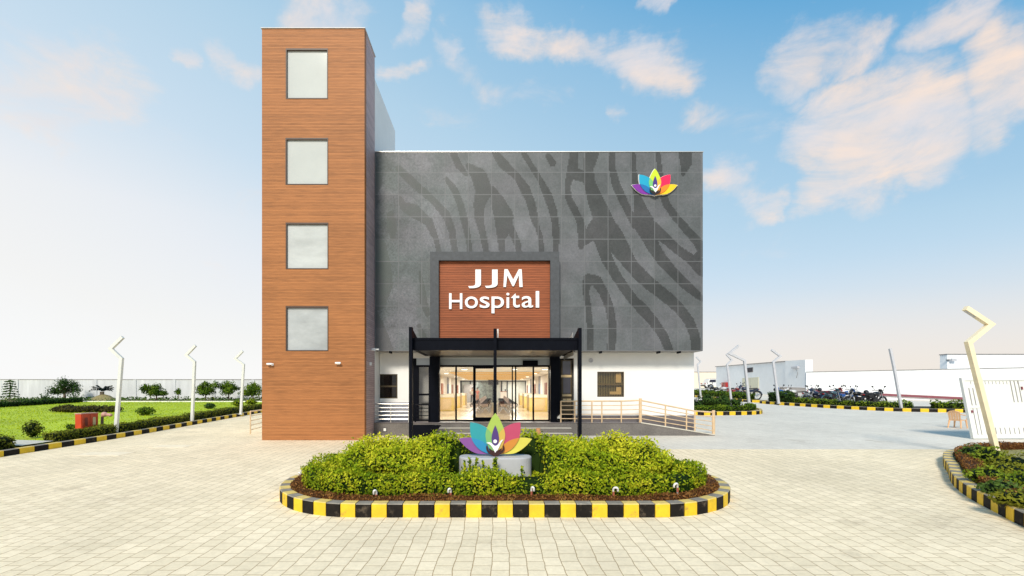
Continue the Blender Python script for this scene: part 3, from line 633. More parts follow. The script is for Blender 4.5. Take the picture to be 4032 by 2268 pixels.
def emblem(name, label, cx, y, zb, u, pal_, rim=False, th=.05):
    t = thing(name, label, 'emblem', (cx, y, zb))
    mm = {}
    for k, c in pal_.items(): mm[k] = M(name+'_'+k, c, .45, var=.04, scale=4, spec=.4)
    def put(nm, poly, key, layer, part='petal', par=None, th_=None):
        b = MB(); f = y-layer; b.prism([(cx+p[0]*u, zb+p[1]*u) for p in poly], f, f+(th_ or th)); o = b.build(part, mm[key] if isinstance(key,str) else key, par or t)
        if nm: o['label'] = nm
        return o
    if rim:
        for P_ in (GREENP, TEALP, mir(TEALP), PURP, mir(PURP)):
            c = np.mean(np.array(P_),axis=0); P2 = [(c[0]+(p[0]-c[0])*1.06, c[1]+(p[1]-c[1])*1.06) for p in P_]
            d_ = -.004*(1+[id(GREENP),id(TEALP)].count(id(P_)))-.01*random.random()
            put('white rim behind a petal', P2, RIMW, -.02+d_*.3, 'rim', None, .04)
    put('purple petal', PURP, 'purple', 0); put('yellow petal', mir(PURP), 'yellow', .001)
    a = put('teal petal', TEALP, 'teal', .018); b = put('pink petal', mir(TEALP), 'pink', .019)
    put('blue overlap of the petals', BLUEP, 'blue', .024, 'overlap', a, .003); put('orange overlap of the petals', mir(BLUEP), 'orange', .0245, 'overlap', b, .003)
    c = put('green petal', GREENP, 'green', .034)
    put('pale green overlap of the petals', LTGP, 'ltgreen', .040, 'overlap', c, .003); put('amber overlap of the petals', mir(LTGP), 'amber', .041, 'overlap', c, .003)
    put('dark violet flame', FLAME, 'flame', .050, 'flame', None, .006)
    put('white figure with raised arms', FIG, 'white', .062, 'figure', None, .008)
    put('round white head', [(-3+38*math.cos(q*math.pi/14), 295+38*math.sin(q*math.pi/14)) for q in range(28)], 'white', .063, 'head', None, .008)
    for q in (HANDL, mir(HANDL)): put('dark brown cupped hand', q, 'brown', .072, 'hand', None, .008)
    return t
K = .86
EM1 = dict(purple=S(142,86,158,K), yellow=S(226,216,90,K), teal=S(48,160,170,K), pink=S(198,76,110,K), blue=S(44,145,194,K), orange=S(218,144,58,K), green=S(172,198,90,K), ltgreen=S(132,186,114,K), amber=S(216,182,86,K), flame=S(84,58,128,K), white=(.85,.85,.86), brown=S(58,28,28))
EM2 = dict(purple=S(128,36,160,K), yellow=S(246,206,14,K), teal=S(0,164,204,K), pink=S(236,16,84,K), blue=S(0,110,180,K), orange=S(250,140,20,K), green=S(206,226,40,K), ltgreen=S(120,200,120,K), amber=S(250,190,60,K), flame=S(66,44,130,K), white=(.85,.85,.86), brown=S(30,16,18))
emblem('lotus_emblem', 'large matt flower emblem of coloured petals standing on the grey island pedestal', PX, PY-.02, zt+.012, 185/1505/F*PY, EM1)

# swan-neck pipes and spotlight on the island
def hook(px, py, Yq, label, flip=1, tilt=.5):
    c = W(px, py, Yq); t = thing('pipe_hook', label, 'pipe', (c.x,c.y,c.z-.12), 'white bent pipe ends along the brown border hedge')
    b = MB(); r = .035
    pts = [(c.x,c.y,c.z-.14),(c.x,c.y,c.z)]+[(c.x+flip*r*tilt*(1-math.cos(a)), c.y-.02*math.sin(a)-.028*(1-math.cos(a))/2, c.z+r*math.sin(a)) for a in [math.pi*i/8 for i in range(1,9)]]
    e = pts[-1]; pts.append((e[0],e[1],e[2]-.03))
    b.tube(pts, .0165, 10); b.build('pipe', PIPEW, t, smooth=True)
    b = MB(); b.tube([(c.x,c.y-.012,c.z-.10),(c.x,c.y-.012,c.z-.035)], .017, 8); b.build('stain_band', PIPER, t)
for (px,py,lb,fl) in ((947,1238,'white bent pipe end, second from the left in the brown border',-1),(1134,1234,'white bent pipe end with a red stain below the purple petal',-1),(1337,1230,'plain white bent pipe end below the yellow petal',1),(1543,1231,'white ring shaped pipe end, fourth from the left in the brown border',1),(1704,1221,'white bent pipe end nearest the right tip of the island',-1)):
    hook(px,py,7.45 if px<1650 else 7.48,lb,fl,.5 if px<1500 else .9)
hook(752,1193,9.0,'white bent pipe end at the left tip of the island',1,.6)
c = W(1118,1128,8.95); t = thing('garden_spotlight','black spotlight on a stake standing in the gap of the shrubs left of the emblem','lamp',(c.x,c.y,gz(c.x,c.y)+.15))
b = MB(); b.tube([(c.x,c.y,gz(c.x,c.y)+.1),(c.x,c.y,c.z)],.018,8); b.build('stake',BLACK,t)
b = MB(); b.lathe([(.03,-.06),(.055,-.05),(.06,.06),(.05,.065)],(c.x,c.y,c.z+.05),'y',12); b.box(c.x-.09,c.x+.09,c.y-.02,c.y+.02,c.z+.09,c.z+.115); b.build('lamp_head',BLACK,t)

# ================================================================ HOSPITAL
ZT, ZF, ZW, ZR = 15.6, 16.9, 17.6, 16.8
HX0, HX1 = -4.30, 7.30
FL = .95
H = thing('hospital_building','hospital with a brown slatted tower and dark zebra patterned upper facade over white walls','building',(1.5,ZW,.4))
# tower -----
tx0, tx1 = X(659,ZT), X(917,ZT); ttop = Z(72,ZT)
wins = [(719,825,122,249),(718.5,825.5,347,465),(719,826,560,677),(719,826,770,883)]
b = MB(); holes = [(X(a,ZT),X(c,ZT),Z(e,ZT),Z(d,ZT)) for a,c,d,e in wins]
zs = [.25]
for (a,c,d,e) in sorted(holes,key=lambda q:q[2]):
    b.box(tx0,tx1,ZT,ZT+.22,zs[-1],d); b.box(tx0,a,ZT,ZT+.22,d,e); b.box(c,tx1,ZT,ZT+.22,d,e); zs.append(e)
b.box(tx0,tx1,ZT,ZT+.22,zs[-1],ttop)
b.build('slatted_tower_front',WOOD,H)
b = MB(); b.box(tx1-.3,tx1-.003,ZT+.222,ZF+.02,.25,ttop-.002); b.box(tx0+.003,tx0+.3,ZT+.222,ZF+.02,.25,ttop-.002); b.box(tx0+.3,tx1-.3,ZT+.5,ZF,.25,ttop-.01); b.build('tower_side',MAUVE,H)
b = MB(); b.box(tx0-.03,tx1+.03,ZT-.03,ZF+.05,ttop,ttop+.02); b.build('tower_coping',LAMPG,H)
TG = [TGLASS,M('tower_glass_second',(.49,.51,.50),.1,var=.06,scale=.6),M('tower_glass_third',(.47,.49,.49),.08,var=.16,scale=1.1,stretch=(.6,1,1.6)),M('tower_glass_lowest',(.37,.39,.40),.08,var=.30,scale=.8,stretch=(.7,1,1.3))]  # reflections in the lower panes painted as uneven glass colour
for wi,(a,c,d,e) in enumerate(holes):
    f = MB(); w=.035
    f.box(a,c,ZT-.012,ZT+.16,e-w*1.6,e-.001); f.box(a,c,ZT-.012,ZT+.16,d+.001,d+w*.8); f.box(a,a+w,ZT-.012,ZT+.16,d+w*.8,e-w*1.6); f.box(c-w*.7,c,ZT-.012,ZT+.16,d+w*.8,e-w*1.6)
    fo = f.build('tower_window',TFRAME,H)
    p = MB(); p.box(a+w,c-w*.7,ZT+.05,ZT+.07,d+w*.8,e-w*1.6); p.build('pane',TG[wi],fo)
b = MB(); b.box(tx0+.05,tx1-.006,ZF+.06,20.35,.25,Z(328,20.3)); b.build('rear_stair_block',WHITE,H)
# cladding with the zebra pattern -----
cz0, cz1 = Z(883,ZF), Z(383,ZF); cx0, cx1 = HX0+.005, X(1768,ZF)
def cr(x,y): return ((1440+x/1.767)/1.5652, (580+y/1.767)/1.5652)
STR = [
 [(2035,45,35),(2045,150,40),(2060,300,50),(2095,400,55),(2160,490,55),(2240,580,60),(2310,660,65),(2342,730,60),(2290,775,50)],
 [(1715,45,40),(1715,150,45),(1742,260,60),(1790,370,60),(1840,470,50),(1875,540,60)],
 [(1860,45,35),(1868,200,40),(1885,330,45),(1910,430,90),(1930,520,150),(1960,600,110),(2000,690,90),(2060,780,80),(2140,870,70),(2220,950,70),(2300,1020,55),(2345,1060,30)],
 [(2000,560,90),(2090,640,75),(2180,720,65),(2260,775,70),(2345,840,115)],
 [(1572,40,100),(1550,150,70),(1560,260,80),(1600,370,110),(1640,470,130),(1680,560,140),(1730,640,150),(1780,720,125),(1840,810,95),(1910,890,95),(1990,960,90),(2080,1030,85),(2180,1120,75),(2250,1210,70),(2290,1310,70),(2300,1420,70)],
 [(1450,40,60),(1440,150,75),(1405,260,42),(1410,350,45),(1450,430,55),(1490,510,50),(1510,600,70),(1500,690,40)],
 [(1450,180,90),(1540,215,70)],
 [(1620,540,120),(1560,610,90),(1505,675,40)],
 [(1630,640,90),(1680,780,80),(1740,890,70),(1800,980,70),(1860,1060,70),(1930,1130,80),(2000,1210,70),(2070,1310,65),(2115,1420,60)],
 [(1560,1420,45),(1560,1250,45),(1548,1100,42),(1530,1000,45),(1548,915,70),(1605,930,78),(1655,1010,65),(1695,1110,60),(1712,1210,60),(1716,1310,62),(1705,1420,60)],
 [(905,45,50),(960,120,70),(1050,200,50),(1110,290,70),(1150,390,60),(1175,500,55),(1195,560,32),(1215,620,40),(1225,735,40)],
 [(1100,45,40),(1160,140,40),(1215,230,40),(1265,330,60),(1300,430,60),(1320,530,50),(1325,640,50),(1320,735,35)],
 [(715,130,40),(790,200,110),(820,300,115),(790,400,80),(790,500,60),(815,600,50),(840,735,42)],
 [(880,290,40),(920,380,100),(960,480,135),(960,560,110),(940,640,50),(950,735,40)],[(985,540,70),(1030,610,50),(1055,670,50),(1070,735,40)],
 [(560,220,30),(620,300,50),(660,400,50),(690,520,50),(715,640,40),(725,735,36)],
 [(470,370,50),(560,470,60),(600,580,50),(622,735,40)],
 [(240,350,20),(265,410,60),(330,440,95),(440,520,60),(490,640,40),(512,735,34)],
 [(50,120,20),(70,180,70),(65,260,85),(60,345,30)],[(175,470,50),(180,560,72),(192,640,26)],
 [(60,600,40),(85,700,120),(100,820,150),(110,950,160),(85,1080,110)],[(55,1120,30),(75,1220,80),(95,1320,130),(110,1420,170)],
 [(375,870,20),(395,980,40),(405,1080,55),(430,1160,40)],[(230,150,50),(300,220,60),(390,300,55),(470,370,50)],[(2222,45,90),(2228,110,80),(2208,190,25)],
 [(610,45,50),(650,130,50),(700,190,30)],[(1270,60,40),(1300,110,50)],[(370,1240,30),(400,1320,50),(430,1420,60)],
]
nx, nz = 300, 182; dx = (cx1-cx0)/nx; dz = (cz1-cz0)/nz
mask = np.zeros((nx,nz), int); GX, GZ = np.meshgrid(cx0+(np.arange(nx)+.5)*dx, cz0+(np.arange(nz)+.5)*dz, indexing='ij')
sc_m = 1/2.766/F*ZF
for st in STR:
    for (a, b2) in zip(st, st[1:]):
        k = max(2, int(math.hypot(b2[0]-a[0], b2[1]-a[1])/12))
        for i in range(k+1):
            t = i/k; px,py = cr(a[0]+(b2[0]-a[0])*t, a[1]+(b2[1]-a[1])*t); w = (a[2]+(b2[2]-a[2])*t)/2*sc_m
            x, z = X(px,ZF), Z(py,ZF); mask |= ((GX-x)**2+(GZ-z)**2 < w*w)
b = MB()
for j in range(nz):
    i = 0
    while i < nx:
        k = i
        while k < nx and mask[k,j] == mask[i,j]: k += 1
        x0, x1, z0, z1 = cx0+i*dx, cx0+k*dx, cz0+j*dz, cz0+(j+1)*dz
        b.add([(x0,ZF,z0),(x1,ZF,z0),(x1,ZF,z1),(x0,ZF,z1)],[(0,1,2,3)], int(mask[i,j])); i = k
b.add([(cx0,ZF,cz0),(cx1,ZF,cz0),(cx1,ZW-.02,cz0),(cx0,ZW-.02,cz0),(cx0,ZF,cz1),(cx1,ZF,cz1),(cx1,ZW-.02,cz1),(cx0,ZW-.02,cz1)],[(3,2,1,0),(4,5,6,7),(1,2,6,5),(3,0,4,7)],2)
CLA = clad_mat('perforated_cladding', (.122,.127,.14), (.085,.088,.092), cx0-Vector(H.location).x, cz0-Vector(H.location).z)
CLB = clad_mat('perforated_cladding_dark', (.062,.064,.068), (.034,.035,.037), cx0-Vector(H.location).x, cz0-Vector(H.location).z, .75)
b.build('perforated_cladding',[CLA,CLB,GREYSH],H)
b = MB(); b.box(cx0,cx1+.02,ZF-.02,ZF+.1,cz1+.002,cz1+.03); b.build('parapet_cap',STEEL,H)
for px in (1370,1513,1660,1712,980):
    b = MB(); b.box(X(px,ZF)-.03,X(px,ZF)+.03,ZF+.02,ZF+.3,cz0-.07,cz0-.003); b.build('cladding_bracket',BLACK,H)
# white walls -----
ox0, ox1 = X(1038,ZW), X(1444,ZW); otop = Z(901,ZW)
lw = (X(939.5,ZW),X(1000,ZW),Z(1002.5,ZW),Z(941,ZW)); rw = (X(1502.5,ZW),X(1570,ZW),Z(998.5,ZW),Z(935,ZW))
b = MB(); WT = .25; wt = cz0+.05
def wallrect(a,c,h): 
    b.box(a,h[0],ZW,ZW+WT,.3,wt); b.box(h[1],c,ZW,ZW+WT,.3,wt); b.box(h[0],h[1],ZW,ZW+WT,.3,h[2]); b.box(h[0],h[1],ZW,ZW+WT,h[3],wt)
wallrect(HX0,ox0,lw); wallrect(ox1,HX1,rw)
b.box(ox0,ox1,ZW,ZW+WT,otop,wt)
b.box(HX1-WT,HX1-.002,ZW+WT,47,.3,cz1-.15); b.box(HX0,HX0+WT,ZW+WT,47,.3,cz1-.15); b.box(HX0+WT,HX1-WT,46.7,47,.3,cz1-.15)
b.box(HX0+WT,HX1-WT,ZW+.002,ZW+.2,wt+.002,cz1-.15)
b.build('wall',WHITE,H)
b = MB(); b.box(HX0+.02,HX1-.02,ZW+.01,46.99,cz1-.148,cz1-.05); b.build('roof',CONC,H)
b = MB(); b.box(ox1+.02,HX1-.01,ZW-.02,ZW-.002,.5,Z(1045,ZW)); b.build('skirting',SKIRT,H)
b = MB(); b.box(HX0+.01,ox0-.02,ZW-.03,ZW-.003,.5,Z(1012,ZW)); b.build('dado',DADO,H)
def window(rect, kind):
    a,c,d,e = rect; f = MB(); w = .035; y0,y1 = ZW+.03, ZW+.10; md = d+(e-d)*.5
    f.box(a,c,y0,y1,e-w,e-.001); f.box(a,c,y0,y1,d+.001,d+w); f.box(a,a+w,y0,y1,d+w,e-w); f.box(c-w,c,y0,y1,d+w,e-w); f.box(a+w,c-w,y0+.01,y1-.01,md-.03,md+.03)
    fo = f.build('window',WFRAME,H)
    p = MB(); p.box(a+w,c-w,y0+.03,y0+.036,d+w,md-.03); p.box(a+w,c-w,y0+.03,y0+.036,md+.03,e-w); p.build('pane',DGLASS if kind == 'blinds' else DGLASS2,fo)
    p = MB(); p.box(a-.05,c+.05,ZW+WT+.12,ZW+WT+.14,d-.05,e+.05); p.build('dark_lining',DARKIN,fo)
    p = MB()
    if kind == 'blinds':
        k = 15
        for i in range(k):
            x = a+w+(c-a-2*w)*(i+.5)/k
            p.add([(x-.018,y1+.06,d),(x+.018,y1+.08,d),(x+.018,y1+.08,e),(x-.018,y1+.06,e)],[(0,1,2,3)])
        p.build('vertical_blinds',BLIND,fo)
        q = MB(); q.box(c-.28,c-.08,y1+.015,y1+.03,md+.06,e-.05); q.box(c-.26,c-.08,y1+.015,y1+.03,d+.09,md-.10); q.box(c-.50,c-.262,y1+.015,y1+.03,d+.09,d+.20); q.build('tan_reflection',TANLEDGE,fo)  # tan plates stand for the bright reflection in the window
    else:
        p.box(c-.22,c-.04,y1+.02,y1+.04,d+.08,md-.05); p.box(c-.22,c-.04,y1+.02,y1+.04,md+.04,md+.14); p.box(c-.09,c-.04,y1+.02,y1+.04,md+.14,e-.05); p.build('lit_cabinet',TANLEDGE,fo)
window(lw,'cab'); window(rw,'blinds')
# entrance glazing -----
gz0 = Z(1061,ZW); gtop = Z(923,ZW); ghead = Z(918.5,ZW); gx0, gx1 = X(1047,ZW), X(1407,ZW)
b = MB(); y0,y1 = ZW+.02, ZW+.12
ml = [(1047,1053),(1078,1084),(1145,1149),(1190,1196.5),(1287.5,1290.5),(1295.7,1299),(1340,1344),(1380,1392),(1402,1408)]
b.box(gx0,gx1,y0,y1,gtop,ghead); b.box(gx0,gx1,y0,y1,FL,gz0+.07)
b.box(ox0+.01,gx0,y0-.01,y1,FL,otop-.01)
for a,c in ml: b.box(X(a,ZW),X(c,ZW),y0+.003,y1-.003,gz0+.07,gtop)
b.box(X(1196.5,ZW),X(1241,ZW),y0+.01,y1-.02,gz0+.072,gz0+.16); b.box(X(1196.5,ZW),X(1241,ZW),y0+.01,y1-.02,gtop-.06,gtop-.002)
b.box(X(1053,ZW),X(1078,ZW),y0+.01,y1-.02,Z(995,ZW),Z(990,ZW))
eg = b.build('entrance_glazing',BLACK,H)
b = MB(); b.box(gx0+.1,gx1-.05,ZW+.065,ZW+.071,gz0+.02,gtop+.01); b.build('glass_panel',GLASS,eg)
b = MB(); b.box(gx0,gx1,ZW+.04,ZW+.08,ghead+.003,otop-.04); b.box(gx0,gx1,ZW+.02,ZW+.1,otop-.038,otop-.002,0); b.build('transom_panel',TRANSOM,eg)
b = MB(); b.box(X(1315,ZW),X(1353,ZW),ZW-.04,ZW+.035,Z(920,ZW),Z(907,ZW)); b.build('door_operator',BLACK,eg)
# dark recess on the right of the entrance
b = MB(); b.box(X(1408.5,ZW),ox1-.01,ZW+.2,ZW+.24,FL,otop-.01); b.build('recess_wall',DARKIN,H)
f = MB(); xa,xb = X(1414,ZW), X(1440,ZW)
f.box(xa,xb,ZW+.15,ZW+.19,Z(1045,ZW),Z(905,ZW)); fo = f.build('side_window',WFRAME,H)
p = MB(); p.box(xa+.04,xb-.05,ZW+.13,ZW+.148,Z(942,ZW),Z(908,ZW)); p.box(xa+.06,xb-.05,ZW+.13,ZW+.148,Z(990,ZW),Z(949,ZW)); p.build('pane',CARG,fo)
p = MB(); p.box(xa-.02,xb-.02,ZW+.10,ZW+.148,Z(949,ZW),Z(943,ZW)); p.build('tan_ledge',TANLEDGE,fo)
p = MB(); p.box(xa+.03,xb-.02,ZW+.10,ZW+.148,Z(997,ZW),Z(992,ZW)); p.build('tan_ledge',TANLEDGE,fo)
for q0,q1 in ((xa+.05,xa+.16),(xa+.18,xb-.03)): p = MB(); p.box(q0,q1,ZW+.12,ZW+.148,Z(1012,ZW),Z(1003,ZW)); p.build('lit_box',TANLEDGE,fo)
# interior shell -----
ZB = 44.0; ICZ = gtop+.02
ix0, ix1 = -3.3, 2.75
b = MB(); b.box(ix0-.9,ix1+.2,ZW+.25,ZB+.5,FL-.12,FL); b.build('interior_floor',IFLOOR,H)
b = MB(); b.box(ix0-.9,ix1+.2,ZW+.25,ZB+.5,ICZ,ICZ+.1); b.build('interior_ceiling',ICEIL,H)
b = MB(); b.box(ix0-.15,ix0,ZW+.4,ZB,FL,ICZ); b.box(ix1,ix1+.15,ZW+.25,ZB,FL,ICZ); b.build('interior_wall',IWALL,H); b = MB(); b.box(ix0,X(1081,ZW+.5),ZW+.5,ZW+.56,FL,ICZ); b.build('pane_darkening_sheet',GREYSH,H)  # grey sheet added behind the left pane to make it look darker
def yof(px, xw): return xw*F/(px-CX)
for (px, xw, mt_, s) in ((1111.7,ix0,DBROWN,1),(1126.7,ix0,DBLUE,1),(1137.5,ix0,DBROWN,1),(1151,ix0,DBROWN,1),(1373.7,ix1,DBROWN,-1),(1357.5,ix1,DBLUE,-1),(1346,ix1,DBROWN,-1),(1335.5,ix1,DBLUE,-1),(1326.8,ix1,DBROWN,-1)):
    y = yof(px,xw); b = MB(); b.box(min(xw,xw+s*.04),max(xw,xw+s*.04),y-.55,y+.55,FL,FL+1.55); o = b.build('inner_door',mt_,H)
    b = MB(); b.box(min(xw,xw+s*.02),max(xw,xw+s*.02),y-.6,y+.6,FL+1.56,ICZ-.02); b.build('door_surround',GREYSH if mt_ is DBLUE else CTOP,o)
b = MB(); b.box(ix0+1.0,ix1-.6,22.5,40.5,ICZ-.02,ICZ-.004); b.build('ceiling_recess',CTOP,H)
b = MB()
for i in range(7): y = 23.0+i*2.5; b.box(ix0+1.02,ix1-.62,y,y+1.25,ICZ-.035,ICZ-.022)
o = b.build('lit_ceiling_slats',WARMSLAT,H)
b = MB(); b.box(ix0,ix1,ZB,ZB+.1,FL,ICZ,0); b.build('end_wall',M('end_wall_grey',(.55,.58,.56),.6,var=.1,scale=3),H)
b = MB()
for px in (1160,1183,1240,1262,1276,1323): x = X(px,ZB-.1); b.box(x-.05,x+.05,ZB-.1,ZB-.02,FL,ICZ)
b.box(ix0,ix1,ZB-.099,ZB-.021,ICZ-.09,ICZ-.01); b.build('end_partition',BLACK,H)
b = MB(); b.box(X(1198,43.5),X(1239,43.5),43.5,43.8,FL,ICZ-.02); b.build('marble_panel',MARBLE,H)
b = MB(); b.box(X(1167,43.6),X(1192,43.6),43.6,43.8,FL,ICZ-.35); b.build('inner_lobby',GREYSH,H)
# canopy ----------------------------------------------------------
CN = thing('entrance_canopy','black steel entrance canopy on slim posts in front of the glass doors','canopy',(0,14.2,gz(0,14.2)))
ZC = 14.2; cl0, cl1 = X(1039,ZC), X(1453,ZC); ct, cb = Z(851,ZC), Z(881,ZC)
b = MB(); b.box(cl0,cl1,ZC,ZC+.12,cb,ct); b.box(cl0,cl0+.12,ZC+.12,ZF-.25,cb,ct-.02); b.box(cl1-.12,cl1,ZC+.12,ZF-.25,cb,ct-.02); b.box(cl0,cl1,ZC-.02,ZC+.0,ct-.05,ct+.012)
b.build('fascia_beam',BLACK,CN)
SOFF = M('canopy_soffit', (.028,.023,.019), .38, var=.35, scale=3, stretch=(.5,3,1), spec=.5)
b = MB()
for i in range(4):
    xa = cl0+.13+(cl1-cl0-.26)*i/4; xb = cl0+.13+(cl1-cl0-.26)*(i+1)/4-.012
    b.box(xa,xb,ZC+.125,ZW-.02,cb+.01,cb+.05)
b.build('soffit',SOFF,CN)
b = MB(); b.box(cl0+.12,cl1-.12,ZC+.12,ZF-.25,ct-.1,ct-.05); b.build('roof_deck',BLACK,CN)
for (pa,pb,tp) in ((1030,1038,823.6),(1241.5,1249.5,827.5),(1454,1462,826)):
    x0,x1 = X(pa,14.05),X(pb,14.05); b = MB(); b.box(x0,x1,13.95,14.15,gz(0,14)-.02,Z(tp,14.05))
    b.build('post',BLACK,CN)
zt_ = Z(825,14.05)
for s_, x in ((-1,cl0-.03),(1,cl1+.0)):
    b = MB(); b.add([(x,14.16,ct-.3),(x+.03,14.16,ct-.3),(x+.03,14.95,ct-.3),(x,14.95,ct-.3),(x,14.16,zt_-.02),(x+.03,14.16,zt_-.02),(x+.03,14.95,ct+.1),(x,14.95,ct+.1)],[(0,3,2,1),(4,5,6,7),(0,1,5,4),(1,2,6,5),(2,3,7,6),(3,0,4,7)])
    b.build('side_fin',BLACK,CN)
def lattice(pts, k):
    b = MB(); a,c,d,e = [Vector(p) for p in pts]      # quad corners a-c bottom, e-d top
    for i in range(k+1):
        t = i/k; b.bar(a.lerp(c,t), e.lerp(d,min(1,t+.0)), .012)
    for i in range(max(3,k//3)+1):
        t = i/max(3,k//3); b.bar(a.lerp(e,t), c.lerp(d,t), .012)
    return b
xr = cl1-.05
lattice([(xr+.02,14.95,ct-.02),(xr+.02,16.6,ct-.02),(xr+.02,16.6,ct+.05),(xr+.02,14.95,ct+.25)],22).build('mesh_panel',STEEL,CN)
lattice([(xr-.02,14.5,cb-.12),(xr-.02,16.6,cb-.12),(xr-.02,16.6,cb-.01),(xr-.02,14.5,cb-.01)],26).build('mesh_panel',STEEL,CN)
b = MB(); b.box(X(1250.5,14.2),X(1254,14.2),14.16,14.2,ct+.015,Z(828,14.2)); b.build('white_edge_strip',PIPEW,CN)
for (pa,pb) in ((1082,1106),(1384,1407)):
    b = MB(); x0,x1 = X(pa,17.2),X(pb,17.2); b.box(x0,x1,17.05,17.4,.4,cb+.009); b.build('column',BLACK,CN)
for px in (1043,1396): pass
# platform, steps, ramp ----------------------------------------------------------
PL = thing('entrance_platform','grey granite platform with entrance steps and a ramp down to the right','platform',(0,ZR,gz(0,ZR)))
b = MB(); rx0 = X(1612,ZR); b.box(HX0-.0,rx0,ZR,ZW-.035,.3,FL-.02); b.build('platform_block',GRANITE,PL)
b = MB(); b.box(HX0+.01,rx0,ZR-.02,ZW-.036,FL-.018,FL+.0); b.build('paving_slab',SKIRT,PL)
rx1 = X(1799,ZR); g = gz(rx1,ZR)
b = MB(); b.hexa([(rx0+.001,ZR,.3),(rx1,ZR,.3),(rx1,ZW+.25,.3),(rx0+.001,ZW+.25,.3),(rx0+.001,ZR,FL-.02),(rx1,ZR,g+.01),(rx1,ZW+.25,g+.01),(rx0+.001,ZW+.25,FL-.02)]); b.build('ramp',GRANITE,PL)
b = MB(); b.hexa([(rx0+.002,ZR-.02,FL-.018),(rx1,ZR-.02,g+.012),(rx1,ZR+.14,g+.012),(rx0+.002,ZR+.14,FL-.018),(rx0+.002,ZR-.02,FL+.02),(rx1,ZR-.02,g+.05),(rx1,ZR+.14,g+.05),(rx0+.002,ZR+.14,FL+.02)]); b.build('ramp_edge',CONC,PL)
sx0, sx1 = X(1050,16.3), X(1440,16.3); bz = gz(0,16.2)-.05
for i,(yy,zz) in enumerate(((16.52,FL-.16),(16.24,FL-.32))):
    b = MB(); b.box(sx0,sx1,yy,ZR-.001-(0 if i==0 else .281),bz,zz-.03); st = b.build('step',GRANITE,PL)
    b = MB(); b.box(sx0,sx1,yy-.02,ZR-.022 if i==0 else 16.498,zz-.028,zz); b.build('nosing',NOSE,st)
b = MB(); b.prism([(X(1040,16.1),bz),(X(1082,16.1),bz),(X(1110,16.1),FL-.03),(X(1040,16.1),FL-.03)],16.05,16.22); b.build('black_cheek_wall',BLACK,PL)
# railings
def rail(name, label, segs, mat_, nr=5, post=.035, tall=(), off=.06):
    """segs: list of posts (x,y,zbase,ztop); rails run between neighbours"""
    t = thing(name, label, 'railing', (segs[0][0],segs[0][1],segs[0][2]))
    for i,(x,y,z0,z1) in enumerate(segs):
        w = post*(2.2 if i in tall else 1); b = MB()
        b.tube([(x,y,z0),(x,y,z1+(.07 if i in tall else 0))],w*.62,10); b.build('post',mat_,t)
    for k in range(nr):
        b = MB(); f = 1-k*(.82/(nr-1)) if nr > 1 else 1
        for p,q in zip(segs,segs[1:]): b.tube([(p[0],p[1],p[2]+(p[3]-p[2])*f),(q[0],q[1],q[2]+(q[3]-q[2])*f)],.026 if k == 0 else .015,8)
        b.build('rail',mat_,t)
    return t
ry = ZR+.06; top = Z(1016,ry)
rail('handrail','pale steel railing on the platform between the brown tower and the canopy',[(X(936,ry),ry,FL,top),(X(983,ry),ry,FL,top),(X(1028,ry),ry,FL,top)],STEEL)
rail('handrail','short dark railing inside the canopy beside the left glass pane',[(X(1045,17.0),17.0,FL,Z(1018,17.0)),(X(1079,17.0),17.0,FL,Z(1018,17.0))],BLACK)
top = Z(1009,ry)
def rz_(px): x = X(px,ry); t = max(0,min(1,(x-rx0)/(rx1-rx0))); return x, FL*(1-t)+(g+.05)*t
sg = []
for px,ty in ((1411,1009),(1488,1009),(1514,1009),(1563,1009),(1634,1009),):
    x,zb = rz_(px); sg.append((x,ry,zb if px<1612 else FL,Z(ty,ry)))
sg = [(X(px,ry),ry,FL,top) for px in (1411,1446,1489,1514,1563)]+[(X(1611,ry),ry,FL,Z(1007,ry))]
for px,ty in ((1674,1019.5),(1727,1030),(1748,1034)): x,zb = rz_(px); sg.append((x,ry,zb,Z(ty,ry)))
x,zb = rz_(1795); sg.append((x,ry,zb-.04,Z(1037,ry)))
rail('handrail','steel railing tinted as sunlit along the platform and down the right hand ramp',sg,TAN,5,.04,(5,9))
yy = 17.1; x = X(630,yy)
rail('handrail','steel railing running back along the left side of the brown tower',[(x,17.1,gz(x,17.1)+.02,Z(1035,17.1)),(x,19.4,gz(x,19.4)+.1,Z(1035,17.1)+.06),(x,21.5,gz(x,21.5)+.1,Z(1035,17.1)+.12)],TAN)
# wall items
def camera_(c, label, flip):
    t = thing('security_camera',label,'camera',c,'white bullet cameras on the brown tower'); c = Vector(c); b = MB()
    b.box(c.x-.035,c.x+.035,c.y-.03,c.y-.002,c.z-.04,c.z+.04); b.tube([(c.x,c.y-.03,c.z),(c.x,c.y-.09,c.z)],.015,8); b.build('bracket',CAMW,t)
    b = MB(); b.lathe([(.028,-.02),(.034,.0),(.034,.15),(.026,.16)],(c.x-(.13 if flip else .06),c.y-.10,c.z+.01),'x',12); b.build('body',CAMW,t)
    b = MB(); b.lathe([(.024,0),(.024,.012)],(c.x-(.155 if flip else .083),c.y-.10,c.z+.01),'x',12); b.build('lens',CAMB,t)
camera_((X(686,ZT),ZT,Z(917,ZT)),'white security camera near the left edge of the brown tower',True)
camera_((X(852,ZT),ZT,Z(914.5,ZT)),'white security camera on the right half of the brown tower',False)
b = MB(); xs_ = tx1; b.box(xs_,xs_+.05,16.2,16.32,Z(919,16.2),Z(911,16.2)); tag(b.build('junction_box',CAMW),'small pale junction box on the mauve side of the tower','box')
b = MB(); b.box(xs_,xs_+.12,16.5,16.56,Z(882,16.5),Z(876,16.5)); b.lathe([(.02,0),(.03,.02),(.03,.12)],(xs_+.12,16.53,Z(879,16.5)),'x',10); tag(b.build('security_camera',CAMW),'small white camera high on the tower side beneath the dark cladding','camera')
